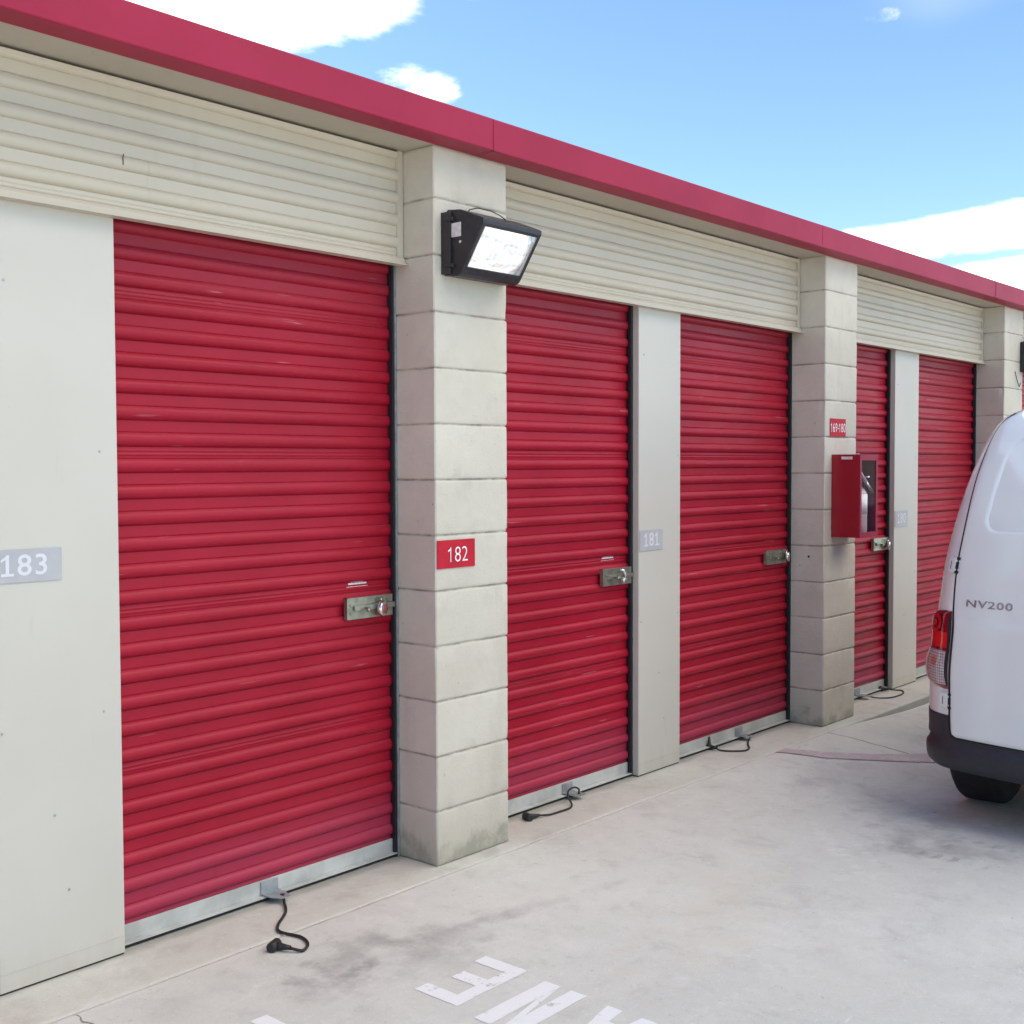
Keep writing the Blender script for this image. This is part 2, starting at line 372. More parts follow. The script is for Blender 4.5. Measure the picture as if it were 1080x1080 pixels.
def clear_lens():
    t = NT('clear_ribbed_lens'); v = t.sep(t.obj)
    g = t.math('MULTIPLY', t.ramp(t.math('FRACT', t.math('MULTIPLY', v[2], 85)), .15, .5), t.ramp(t.math('FRACT', t.math('MULTIPLY', v[1], 95)), .15, .5))
    c = t.mix(g, (.34, .30, .30), (.66, .62, .62))
    d = t.n.new('ShaderNodeVectorMath'); d.operation = 'DISTANCE'; t.link(t.mapping(t.obj, scale=(0, 1, .8)), d.inputs[0]); d.inputs[1].default_value = (0, .795, .710*.8)
    c = t.mix(t.ramp(d.outputs['Value'], .010, .024, .75, 0), c, (.50, .15, .05))
    return t.out(c, .08, .35, t.bump(g, .5, .003), Coat_Weight=1.0)
M['lens_clear'] = clear_lens()
def glass(name, col=(1,1,1), rough=.02):
    t = NT(name); t.bsdf.inputs['Transmission Weight'].default_value = 1.0; t.bsdf.inputs['IOR'].default_value = 1.45
    return t.out(col, rough, 0)
def thin_glass(name):
    t = NT(name); nt = t.t; tr = t.n.new('ShaderNodeBsdfTransparent'); gl = t.n.new('ShaderNodeBsdfGlossy'); gl.inputs['Roughness'].default_value = .03
    mx = t.n.new('ShaderNodeMixShader'); fr = t.n.new('ShaderNodeFresnel'); fr.inputs[0].default_value = 1.2
    t.link(t.math('MULTIPLY', fr.outputs[0], .03), mx.inputs[0]); t.link(tr.outputs[0], mx.inputs[1]); t.link(gl.outputs[0], mx.inputs[2])
    t.link(mx.outputs[0], t.n['Material Output'].inputs[0]); return t.m
M['thin_glass'] = thin_glass('cabinet_glass')
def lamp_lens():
    """ribbed borosilicate refractor with emission set into the glass itself, fading outward"""
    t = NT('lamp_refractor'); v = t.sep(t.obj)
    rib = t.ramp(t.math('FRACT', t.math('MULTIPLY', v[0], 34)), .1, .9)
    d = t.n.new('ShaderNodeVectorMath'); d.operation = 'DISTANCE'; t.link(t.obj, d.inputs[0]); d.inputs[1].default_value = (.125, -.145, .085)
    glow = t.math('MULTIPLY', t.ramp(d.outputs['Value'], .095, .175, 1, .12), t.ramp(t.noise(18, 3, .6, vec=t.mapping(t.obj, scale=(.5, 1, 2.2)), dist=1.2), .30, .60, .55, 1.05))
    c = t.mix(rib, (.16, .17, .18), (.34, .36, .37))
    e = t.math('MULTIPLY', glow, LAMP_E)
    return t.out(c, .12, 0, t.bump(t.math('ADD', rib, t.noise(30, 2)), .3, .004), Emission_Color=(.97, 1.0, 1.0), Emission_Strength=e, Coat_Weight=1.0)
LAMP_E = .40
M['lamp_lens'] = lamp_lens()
M['white_mark'] = worn_paint('worn_white_road_paint', (.80, .80, .80), (.50, .48, .45), .60)
M['pink_mark'] = worn_paint('faded_red_road_paint', (.49, .395, .41), (.54, .49, .48), .50)
M['roof'] = simple('roof_membrane', (.45, .45, .44), .8)

# ------------------------------------------------------------------ setting: ground
def ss(t): t = min(1, max(0, t)); return t*t*(3-2*t)
YJ = -.072
def gz(x, y):
    if y > YJ: return 0
    q = ss((x-3.0)/1.3)*.75
    return -.066*ss((x-1.2)/1.3)*(ss((YJ-y)/.75)*(1-q)+q)
def frange(a, b, st):
    n = max(1, int(round((b-a)/st))); return [a+(b-a)*i/n for i in range(n+1)]
def ground():
    xs = sorted(set([-150, -60, -25, -12, -8, -5] + frange(-4, 9, .1) + [10, 12, 16, 25, 60, 150]))
    ys = [YJ-.0115] + [YJ-.02, YJ-.05, YJ-.08] + [YJ-.16-.08*i for i in range(42)] + [-3.9, -4.6, -6, -9, -14, -25, -60, -150]
    m = MB(); P = []
    P.append([(x, YJ-.004, gz(x, YJ-.001)-.03) for x in xs])
    for i, y in enumerate(ys):
        P.append([(x, y + (.007*mnoise.noise(Vector((x*9, 3, 0))) if i == 0 and -4 < x < 9 else 0), gz(x, y)) for x in xs])
    m.grid(P)
    g = m.build('ground', M['ground']); tag(g, kind='structure')
    for p in g.data.polygons: p.use_smooth = True
    # slab under the building and its apron strip in front of the doors
    m = MB(); xs2 = frange(-9, 13, .1); P = []
    P.append([(x, YJ-.012, -.12) for x in xs2]); P.append([(x, YJ-.010, -.012) for x in xs2])
    P.append([(x, YJ+.002+.004*mnoise.noise(Vector((x*7, 0, 0))), -.001) for x in xs2])
    for y in frange(YJ+.012, .8, .08): P.append([(x, y, 0) for x in xs2])
    P2 = P[:2]; m.grid(P2, False); m.grid(P[1:], True)
    a = m.build('pavement', M['apron']); tag(a, kind='structure')
    # far ground behind the building
    m = MB(); m.box(-150, 150, .9, 150, -.3, -.08); b = m.build('ground', M['ground']); tag(b, kind='structure')
ground()

def floor_pt(x, y, h): return (x, y, gz(x, y)+h)
# painted words on the alley: text runs towards +y, top of the letters towards -x
def painted_word(chars, label, grp):
    m = MB()
    def quad(pts, h=.0012):
        # densify on the sloping floor
        vs = [m.bm.verts.new(floor_pt(x, y, h)) for x, y in pts]; m.bm.faces.new(vs)
    for ch, y0, xt in chars:      # y0 = left edge of glyph, xt = top (min x)
        w, h = (.150 if ch == 'N' else .165), .30; xb = xt+h; sw = {'E': .048, 'N': .056}.get(ch, .05)
        if ch == 'E':
            quad([(xt, y0), (xb, y0), (xb, y0+sw), (xt, y0+sw)])
            for k, L in ((xt, w), (xt+h*.5-sw*.5, w*.86), (xb-sw*1.1, w)):
                quad([(k, y0+sw), (k+sw*1.1, y0+sw), (k+sw*1.1, y0+L), (k, y0+L)])
        elif ch == 'N':
            quad([(xt, y0), (xb, y0), (xb, y0+sw), (xt, y0+sw)])
            quad([(xt, y0+w-sw), (xb, y0+w-sw), (xb, y0+w), (xt, y0+w)])
            quad([(xt, y0+sw), (xt+.10, y0+sw), (xb, y0+w-sw), (xb-.10, y0+w-sw)])
        elif ch == 'A':
            c = y0+w/2; ya = lambda x, sg, o: c+sg*((x-xt)/h*(w/2-sw/2)+o)
            quad([(xt, c), (xt, c+sw*.5), (xb, y0+w), (xb, y0+w-sw), (xt+.06, c)])
            quad([(xt, c), (xt+.06, c), (xb, y0+sw), (xb, y0), (xt, c-sw*.5)])
            quad([(xb-.115, y0+sw*1.1), (xb-.115, y0+w-sw*1.1), (xb-.075, y0+w-sw*1.0), (xb-.075, y0+sw*1.0)], .0016)
        elif ch == 'L':
            quad([(xt, y0), (xb, y0), (xb, y0+sw), (xt, y0+sw)]); quad([(xb-sw, y0+sw), (xb, y0+sw), (xb, y0+w), (xb-sw, y0+w)])
        elif ch == 'F':
            quad([(xt, y0), (xb, y0), (xb, y0+sw), (xt, y0+sw)])
            for k, L in ((xt, w), (xt+h*.45, w*.85)): quad([(k, y0+sw), (k+sw, y0+sw), (k+sw, y0+L), (k, y0+L)])
        elif ch == 'I':
            quad([(xt, y0+.06), (xb, y0+.06), (xb, y0+.06+sw), (xt, y0+.06+sw)])
        elif ch == 'R':
            quad([(xt, y0), (xb, y0), (xb, y0+sw), (xt, y0+sw)])
            quad([(xt, y0+sw), (xt+sw, y0+sw), (xt+sw, y0+w-.02), (xt, y0+w-.02)])
            quad([(xt+.13, y0+sw), (xt+.13+sw, y0+sw), (xt+.13+sw, y0+w-.02), (xt+.13, y0+w-.02)])
            quad([(xt+.0, y0+w-.02), (xt+.168, y0+w-.02), (xt+.14, y0+w+.01), (xt+.03, y0+w+.01)])
            quad([(xt+.168, y0+.07), (xt+.168, y0+.07+sw), (xb, y0+w), (xb, y0+w-sw)])
    bmesh.ops.subdivide_edges(m.bm, edges=list(m.bm.edges), cuts=5, use_grid_fill=True)
    for v in m.bm.verts:
        n = mnoise.noise(Vector((v.co.x*40, v.co.y*40, 0))); v.co.x += n*.003; v.co.y += mnoise.noise(Vector((v.co.x*37, v.co.y*33, 5)))*.003
    o = m.build('painted_word', M['white_mark']); tag(o, label, 'road marking', 'fire lane lettering on the alley')
painted_word([('E', -.835, -.775), ('N', -1.067, -.795), ('A', -1.31, -.805), ('L', -1.55, -.805)], 'worn white painted word LANE in the middle of the alley', 1)
painted_word([('E', -.645, -1.445), ('R', -.885, -1.445), ('I', -1.09, -1.445), ('F', -1.325, -1.445)], 'white painted word cut by the bottom left of the photo, only a letter tip showing', 1)
def stripe():
    m = MB(); A = [(2.47, -.085), (2.575, -.26), (2.768, -.43), (3.039, -.596), (3.4, -.76), (4.0, -.95)]; B = [(2.375, -.085), (2.480, -.308), (2.671, -.474), (2.925, -.692), (3.33, -.87), (3.95, -1.06)]
    P = []
    for i in range(len(A)-1):
        for k in range(6):
            f = k/6
            a = (A[i][0]*(1-f)+A[i+1][0]*f, A[i][1]*(1-f)+A[i+1][1]*f); b = (B[i][0]*(1-f)+B[i+1][0]*f, B[i][1]*(1-f)+B[i+1][1]*f)
            P.append([floor_pt(a[0]*(1-g)+b[0]*g, a[1]*(1-g)+b[1]*g, .004) for g in (0, .33, .66, 1)])
    m.grid(P); o = m.build('painted_stripe', M['pink_mark']); tag(o, 'faded pinkish red painted stripe slanting from the slab joint to the white van', 'road marking')
stripe()

# ------------------------------------------------------------------ the storage building
BLD = thing('storage_building', (0,0,0), 'long storage building with red roll up doors, cream block pillars and red roof edge', 'building')
BH = .2032; PW = .397
PIL = [-3.03, 0.0, 3.077, 5.942, 8.95]
def pillar(x0):
    m = MB(); rnd = random.Random(int(x0*100)+500)
    y0, y1 = 0.0, .34; x1 = x0+PW; r = .004
    def ring(inset, z, j, dx):
        pts = []
        def seg(a, b, n):
            for i in range(n+2):
                f = 0 if i == 0 else (1-.006 if i == n+1 else (i-.5)/n if i > 1 else .006); f = min(f, .994); pts.append((a[0]+(b[0]-a[0])*f, a[1]+(b[1]-a[1])*f))
        xa, xb, ya, yb = x0+inset+dx, x1-inset+dx, y0+inset, y1-inset
        seg((xa+r, ya), (xb-r, ya), 18); seg((xb-r, ya), (xb, ya+r), 2); seg((xb, ya+r), (xb, yb), 12)
        seg((xb, yb), (xa, yb), 3); seg((xa, yb), (xa, ya+r), 12); seg((xa, ya+r), (xa+r, ya), 2)
        out = []
        for (x, y) in pts:
            n = mnoise.noise(Vector((x*35, y*35, z*35)))
            n2 = max(0, mnoise.noise(Vector((x*60+9, y*60, z*60)))-.35)*2
            k = j*(.0030*n + (.012*n2 if inset < .004 else 0))
            cx, cy = (xa+xb)/2, (ya+yb)/2
            out.append(Vector((x - (k if x > cx else -k), y+k, z+j*.0012*n)))
        return out
    rows = []
    ncourse = 13
    for c in range(ncourse):
        za, zb = c*BH, min((c+1)*BH, 2.626); dx = rnd.uniform(-.0012, .0012)
        rows.append(ring(.0055, za+.0003, 0, 0)); rows.append(ring(.0040, za+.0022, 0, dx)); rows.append(ring(.0008, za+.005, 1, dx))
        rows.append(ring(0, za+.012, .6, dx))
        for f in (.3, .6): rows.append(ring(0, za+(zb-za)*f, .15, dx))
        rows.append(ring(0, zb-.012, .6, dx)); rows.append(ring(.0008, zb-.005, 1, dx)); rows.append(ring(.0040, zb-.0022, 0, dx))
    rows.append(ring(.0055, 2.6265, 0, 0))
    P = [row+[row[0]] for row in rows]; m.grid(P, True)
    o = m.build('pillar', M['block'], BLD)
    return o
for x in PIL: pillar(x)

PITCH = .081; FLAT = .038; RIBH = .0145
def curtain(m, x0, x1, z0, z1, yp, phase, seams=(), ribh=RIBH, nx=None, wav=.0022, seed=0, rib_w=None):
    """horizontal corrugated sheet: flats centred at phase + k*PITCH, rounded ribs between them"""
    FLAT = (PITCH-rib_w) if rib_w else globals()['FLAT']
    nx = nx or max(8, int((x1-x0)/.06)); xs = [x0+(x1-x0)*i/nx for i in range(nx+1)]
    def row(z, dy): return [(x, yp-dy + wav*mnoise.noise(Vector((x*1.7+seed, z*2.3, seed))) + .0045*max(0, mnoise.noise(Vector((x*3.1+seed*2, z*3.6, seed)))-.42) + .0006*mnoise.noise(Vector((x*6, z*30, seed))), z) for x in xs]
    k = math.floor((z0-phase)/PITCH)-1
    while phase+k*PITCH < z1+PITCH:
        c = phase+k*PITCH; a, b = c-FLAT/2, c+FLAT/2
        G = .0022
        fl = [(a, -G*.9), (a+.0022, 0), (a+.0045, 0), (b-.0045, 0), (b-.0022, 0), (b, -G*.9)]
        if (k % 6) == 0:
            fl = [(a, -G*.9), (a+.0022, 0), (a+.0045, 0), (c-.009, 0), (c-.007, .0022), (c-.004, .0022), (c-.002, 0), (c+.003, 0), (c+.005, .0022), (c+.008, .0022), (c+.010, 0), (b-.0045, 0), (b-.0022, 0), (b, -G*.9)]
        n = 12; w = PITCH-FLAT
        rb = [(b+w*i/n, ribh*(math.sin(math.pi*i/n)**.60) if 0 < i < n else -G*.9) for i in range(n+1)]
        for strip in (fl, rb):
            s2 = [(z, d) for z, d in strip if z0-1e-6 <= z <= z1+1e-6]
            if len(s2) > 1: m.grid([row(z, d) for z, d in s2], True)
        k += 1
def loose_build(m, name, mat, parent, label=None):
    """build without merging, to keep the creases between flats and ribs"""
    me = bpy.data.meshes.new(name); bmesh.ops.recalc_face_normals(m.bm, faces=m.bm.faces)
    m.bm.to_mesh(me); m.bm.free(); me.materials.append(mat)
    o = bpy.data.objects.new(name, me); COL.objects.link(o); o.parent = parent
    if label: o['label'] = label
    return o

YD, YP, YH = .232, .171, .165
def door(x0, x1, seed, lock_x, label=None, right_wall='pillar'):
    d = bpy.data.objects.new('rolling_door', None); COL.objects.link(d); d.parent = BLD; d.location = (0,0,0)
    if label: d['label'] = label
    m = MB(); curtain(m, x0+.002, x1-.008, .062, 2.30, YD, .546, seed=seed)
    loose_build(m, 'curtain', M['red'], d)
    m = MB()
    m.box(x0+.004, x1-.012, YD-.010, YD-.004, .016, .067, .0012)
    m.box(x0+.004, x1-.012, YD-.034, YD-.0105, .013, .0175, .0012)
    m.build('bottom_bar', M['bar'], d)
    m = MB(); m.box(x0+.004, x1-.012, YD-.026, YD-.004, .001, .0125, .002); m.build('rubber_seal', M['rubber'], d)
    e = .008 if right_wall == 'pillar1' else .001
    m = MB(); m.box(x1-.018, x1-e, YD-.030, YD-.027, .002, 2.22); m.box(x1-.018, x1-.015, YD-.0265, YD-.0165, .002, 2.22)
    m.box(x1-e-.004, x1-e, YD-.0265, YD+.03, .002, 2.22); m.build('track', M['dark'], d)  # track coloured near-black to stand for shade in its channel mouth
    if right_wall == 'pillar1':
        m = MB(); m.box(x1-.0075, x1-.001, YD-.036, YD+.03, .002, 2.218, .001); m.build('track_edge', M['galv'], d)
    # latch plate by the right-hand edge
    lx = lock_x; L = bpy.data.objects.new('latch', None); COL.objects.link(L); L.parent = d
    yl = YD-.030
    m = MB(); m.box(lx-.115, lx+.108, yl-.002, yl+.001, .922, .997, .0008)
    m.box(lx-.115, lx+.108, yl-.001, yl+.016, .995, .998); m.box(lx-.115, lx-.112, yl-.001, yl+.016, .922, .998)
    m.box(lx-.112, lx+.108, yl-.0015, yl+.012, .9195, .9225)
    for (sx, sz) in ((-.098, .972), (-.098, .940), (.085, .975), (.085, .940), (.045, .982)):
        m.cyl((lx+sx, yl-.001, sz), (0,-1,0), .006, .004, 14, .001)
    COLo = m.build('latch', M['latch'], d)
    bpy.data.objects.remove(L)
    m = MB(); m.box(lx-.085, lx+.112, yl-.012, yl-.0025, .950, .969, .002); m.tube([(lx-.03, yl-.008, .957), (lx-.03, yl-.03, .957), (lx-.045, yl-.034, .950)], .005, 10)
    m.box(lx-.07, lx-.01, yl-.0035, yl-.002, .936, .940); m.build('slide_bolt', M['latch'], d)
    # warning sticker
    m = MB(); m.box(lx-.09, lx+.012, YD-.0008, YD+.0005, 1.034, 1.040); m.box(lx-.082, lx+.006, YD-.0008, YD+.0005, 1.0425, 1.0485); m.box(lx-.070, lx-.010, YD-.0008, YD+.0005, 1.051, 1.0545)
    m.build('warning_sticker', M['label'], d)
    # floor bracket under the bottom bar
    return d
doors = [
    dict(x0=-2.633, x1=-1.56, lock=-1.68, lab=None),
    dict(x0=-1.172, x1=-.002, lock=-.136, lab='widest red rolling door, left of the pillar that carries the lamp'),
    dict(x0=.399, x1=1.523, lock=1.400, lab='red rolling door between the lamp pillar and the panel marked 181'),
    dict(x0=1.880, x1=3.075, lock=2.905, lab='red rolling door between the panel marked 181 and the pillar marked 169-180'),
    dict(x0=3.476, x1=4.408, lock=4.285, lab='narrow red rolling door partly behind the extinguisher cabinet'),
    dict(x0=4.792, x1=5.940, lock=5.82, lab='red rolling door partly hidden by the white van'),
    dict(x0=6.341, x1=7.42, lock=7.30, lab=None), dict(x0=7.80, x1=8.948, lock=8.82, lab=None)]
for i, q in enumerate(doors):
    door(q['x0'], q['x1'], i*3.7+1, q['lock'], q['lab'], 'pillar1' if i in (1,) else 'p')
def bracket(parent, x):
    m = MB(); y = YD-.011
    m.box(x-.036, x+.036, y-.004, y, .022, .062, .0008)
    pts = [(x-.036, y-.003), (x+.036, y-.003), (x+.036, y-.040), (x+.022, y-.088), (x-.012, y-.088), (x-.036, y-.050)]
    m.poly_extrude(pts, 'z', .021, .0245)
    ob = m.build('floor_bracket', M['galv'], parent)
    m = MB(); m.cyl((x+.008, y-.062, .0243), (0,0,1), .008, .0012, 16); m.build('bolt_hole', M['dark'], parent)
DB = [o for o in BLD.children if o.name.startswith('rolling_door')]
for d, x in ((DB[1], -.595), (DB[2], 1.045), (DB[3], 2.530), (DB[4], 3.99)): bracket(d, x)

PAN = [(-1.56, -1.173), (1.525, 1.878), (4.410, 4.790), (7.422, 7.798)]
for i, (a, b) in enumerate(PAN):
    m = MB(); m.box(a, b, YP, YP+.09, .006, 2.24, .0015)
    # folded kick seam low on the sheet
    m.box(a+.003, b-.003, YP-.0012, YP+.001, .058, .060)
    m.build('divider_panel', M['panel'], BLD)
    m = MB(); m.box(a+.002, b-.002, YP+.004, YP+.085, .0005, .0055); m.build('panel_base_shadow_gap', M['dark'], BLD).name = 'base_shade_strip'  # dark strip standing in for the shade under the panel
    rr = random.Random(i)
    for (dx, z) in ((.05 if i == 0 else .04, 1.99), (.33, 1.52), (.33, .75), (.02, .735), (.17, .474), (.21, .247)):
        x = a+dx
        if x < b-.01: m = MB(); m.cyl((x, YP-.0006, z), (0,-1,0), .0035, .0018, 10, .0006); m.build('rivet', M['galv'], BLD)

def header(x0, x1, i):
    m = MB(); curtain(m, x0, x1-.028, 2.232, 2.619, YH, 2.253, ribh=.0135, seed=20+i, wav=.0012, rib_w=.043)
    loose_build(m, 'header_cladding', M['cream'], BLD)
    m = MB()
    m.poly_extrude([(YH+.005, 2.240), (YH-.012, 2.240), (YH-.020, 2.230), (YH-.022, 2.214), (YH-.036, 2.212), (YH-.036, 2.208), (YH+.005, 2.208)], 'x', x0, x1-.004)
    m.build('header_trim', M['cream'], BLD)
    m = MB(); m.box(x1-.0285, x1-.003, YH-.010, YH+.004, 2.2405, 2.625, .001); m.box(x1-.032, x1-.029, YH-.008, YH+.03, 2.2405, 2.606)
    m.box(x0, x0+.0, 0, 0, 0, 0) if 0 else None
    m.build('corner_trim', M['cream'], BLD)
for i in range(4): header(PIL[i]+PW+.001, PIL[i+1], i)
# dark board behind the gaps, side walls, back and roof
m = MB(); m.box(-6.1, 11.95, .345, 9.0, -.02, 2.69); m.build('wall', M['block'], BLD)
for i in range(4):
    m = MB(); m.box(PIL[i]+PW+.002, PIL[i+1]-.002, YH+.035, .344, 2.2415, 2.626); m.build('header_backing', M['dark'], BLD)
m = MB(); m.box(-6.1, 12, .0015, .36, 2.627, 2.640); m.build('soffit', M['soffit'], BLD)
m = MB(); m.box(-6.1, PIL[0]-.004, .001, .343, 0.0, 2.626); m.build('wall', M['block'], BLD)
m = MB(); m.box(PIL[-1]+PW+.004, 11.95, .001, .343, -.0, 2.626); m.build('wall', M['block'], BLD)
m = MB(); m.poly_extrude([(-.098, 2.735), (9.1, 2.80), (9.1, 2.70), (-.098, 2.70)], 'x', -6.15, 12.05); m.build('roof', M['roof'], BLD)
# red roof-edge caps in lengths, lapped at the joints
caps = [-6.1, -5.03, -2.41, .213, 2.833, 5.45, 8.07, 10.7, 12.0]
for k in range(len(caps)-1):
    a, b = caps[k], caps[k+1]; d = .0012*(k % 2)
    m = MB(); n = max(2, int((b-a)/.2)); P = []
    prof = [(.0, 2.6265), (-.094, 2.6265), (-.098, 2.6275), (-.100, 2.631), (-.100, 2.640), (-.1010, 2.7385), (-.099, 2.7425), (-.094, 2.744), (.12, 2.747)]
    xs = [a+.0008+(b-a-.0016)*t/n for t in range(n+1)]
    rows = []
    for (y, z) in prof:
        rows.append([(x, y-d+(.0012*mnoise.noise(Vector((x*1.1, z*3, k))) if 2.63 < z < 2.742 and y < -.09 else 0), z-d+.0008*mnoise.noise(Vector((x*.8, 0, k)))) for x in xs])
    V = m.grid(rows, False)
    o = m.build('roof_edge_cap', M['cap'], BLD)
for x in caps[1:-1]:
    m = MB(); m.box(x-.003, x-.0, -.1025, -.05, 2.64, 2.738); m.build('cap_joint', M['cap'], BLD)

# ------------------------------------------------------------------ signs
def plate(name, x0, x1, z0, z1, yface, mat, label, txt, tmat, th, tw=None, bold=0.0, dx=0, dz=0, tilt=0, cat='number sign', serif=1.0):
    cx, cz = (x0+x1)/2, (z0+z1)/2
    t = thing(name, (cx, yface, cz), label, cat)
    t.rotation_euler.y = tilt
    m = MB(); m.box(x0-cx, x1-cx, -.0022, -.0003, z0-cz, z1-cz, .0004); m.build('sign_plate', mat, t)
    text_obj(txt, 'number', tmat, t, (0,0,0), lambda u, v: Vector((u+dx, -.0030, v+dz)), th, tw, bold, serif)
plate('number_sign', .003, .206, 1.097, 1.201, -.0015, M['sign_red'], 'small red sign reading 182 on the pillar under the big lamp', '182', M['white_letter'], .055, .105, -.012, .008, -.002)
plate('number_sign', 3.132, 3.328, 1.630, 1.730, -.0015, M['sign_red'], 'small red sign reading 169-180 above the extinguisher cabinet', '169-180', M['white_letter'], .050, .184, -.004, 0, -.001)
plate('number_sign', -1.545, -1.356, 1.152, 1.245, YP-.001, M['sign_grey'], 'pale grey sign reading 183 on the wide panel at the left', '183', M['ghost_letter'], .060, .135, .012, -.018, .002, R(.3), serif=2.0)
plate('number_sign', 1.531, 1.722, 1.068, 1.166, YP-.001, M['sign_grey'], 'pale grey sign reading 181 on the panel between two red doors', '181', M['ghost_letter'], .064, .125, .012, .0, .004, R(-.4), serif=2.0)
plate('number_sign', 4.420, 4.622, 1.062, 1.168, YP-.001, M['sign_grey'], 'pale grey sign reading 180 on the panel right of the extinguisher cabinet', '180', M['ghost_letter'], .066, .125, .012, .0, .004, R(.3), serif=2.0)

# ------------------------------------------------------------------ wall lamps
def wall_lamp(x, label):
    t = thing('wall_lamp', (x, 0, 2.17), label, 'wall lamp', 'bronze wall lamps on the block pillars')
    W = .322
    side = [(-.004, -.008), (-.070, -.015), (-.088, -.006), (-.096, .004), (-.198, .160), (-.197, .176), (-.186, .181), (-.085, .221), (-.024, .227), (-.004, .212)]
    # housing: closed shell except the slanted mouth
    m = MB(); b = m.bm
    A = [b.verts.new((0, y, z)) for y, z in side]; B = [b.verts.new((W, y, z)) for y, z in side]; n = len(side)
    b.faces.new(A); b.faces.new(B[::-1])
    for i in range(n):
        if i == 3: continue
        b.faces.new((A[i], B[i], B[(i+1) % n], A[(i+1) % n]))
    # mouth frame
    p0 = Vector((0, -.096, .004)); p1 = Vector((0, -.198, .160)); up = (p1-p0); nrm = Vector((0, -up.z, up.y)).normalized()*1.0
    if nrm.y > 0: nrm = -nrm
    def mp(u, v, d=0): return Vector((u*W, 0, 0)) + p0 + up*v + nrm*d
    fr = [(0,0),(1,0),(1,1),(0,1)]; inn = [(.055,.075),(.945,.075),(.945,.93),(.055,.93)]
    F0 = [A[3], B[3], B[4], A[4]]; F1 = [b.verts.new(mp(u, v)) for u, v in inn]; F2 = [b.verts.new(mp(u, v, -.02)) for u, v in inn]
    for i in range(4):
        b.faces.new((F0[i], F0[(i+1) % 4], F1[(i+1) % 4], F1[i])); b.faces.new((F1[i], F1[(i+1) % 4], F2[(i+1) % 4], F2[i]))
    bmesh.ops.bevel(b, geom=[e for e in b.edges if e.calc_length() > .02], offset=.003, segments=2, profile=.6, affect='EDGES')
    m.build('housing', M['bronze'], t)
    m = MB(); m.box(-.012, W+.010, -.0045, -.001, -.004, .218, .001); m.box(-.012, .0, -.045, -.002, -.004, .218, .004); m.box(W, W+.010, -.045, -.002, -.004, .218, .004); m.build('back_plate', M['bronze'], t)
    # reflector bowl behind the glass
    m = MB(); P = []
    for v in frange(.08, .925, .14):
        P.append([mp(u, v, -.055*math.sin(math.pi*(v-.08)/.845)*min(1, math.sin(math.pi*(u-.055)/.89)*2)-.003) for u in frange(.058, .942, .1)])
    m.grid(P); m.build('reflector', M['reflector'], t)
    # bulging refractor glass
    m = MB(); P = []
    def prof(s): return min(1, s/.16) if s < .16 else (1 if s < .8 else max(0, 1-(s-.8)/.2))
    nu, nv = 40, 26
    for j in range(nv+1):
        v = j/nv; row = []
        for i in range(nu+1):
            u = i/nu
            bx = min(1, u/.10)*min(1, (1-u)/.24); by = min(1, v/.30)*min(1, (1-v)/.12)
            bx = bx*bx*(3-2*bx)*.5+bx*.5; by = by*by*(3-2*by)*.5+by*.5
            row.append(mp(.06+.88*u, .085+.84*v, .001+.030*bx*by))
        P.append(row)
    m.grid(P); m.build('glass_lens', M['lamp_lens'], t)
    # side details: label, latches, screw
    m = MB(); m.box(-.0020, .0005, -.090, -.033, .125, .175); m.build('rating_label', M['label'], t)
    m = MB(); m.cyl((-.001, -.088, .105), (-1,0,0), .0055, .003, 12); m.build('screw', M['chrome'], t)
    for z in (.022, .188):
        m = MB(); m.box(-.016, -.001, -.060, -.018, z-.006, z+.008, .003); m.cyl((-.001, -.028, z-.012), (-1,0,0), .007, .010, 12); m.build('latch', M['bronze'], t)
    pts = [(.075, -.050, .221), (.082, -.055, .236), (.11, -.07, .244), (.16, -.09, .238), (.20, -.10, .226), (.22, -.11, .212)]
    m = MB(); m.tube([Vector(p) for p in pts], .0022, 6); m.build('wire_loop', M['rubber'], t)
    return t
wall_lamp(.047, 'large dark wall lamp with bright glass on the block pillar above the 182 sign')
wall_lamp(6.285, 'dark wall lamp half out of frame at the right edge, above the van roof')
m = MB(); m.tube([(6.16, -.004, 2.16), (6.17, -.012, 2.11), (6.20, -.014, 2.065), (6.235, -.012, 2.05), (6.26, -.010, 2.08)], .003, 6)
o = m.build('hanging_wire', M['rubber'], None, (6.2, 0, 2.05)); tag(o, 'thin dark wire curling down beside the far wall lamp', 'wire')
m = MB(); m.tube([(-1.147, YH-.0135, 2.398), (-1.151, YH-.016, 2.388), (-1.150, YH-.0145, 2.375), (-1.1495, YH-.013, 2.366)], .0016, 6)
o = m.build('loose_wire', M['rubber'], None, (-1.15, YH-.014, 2.366)); tag(o, 'tiny dark wire stub poking from the cream cladding above the left panel', 'wire')
# small bolt plug on the second pillar
m = MB(); m.cyl((3.0775, .093, .955), (-1,0,0), .0065, .003, 14); m.build('wall_plug', M['dark'], BLD)

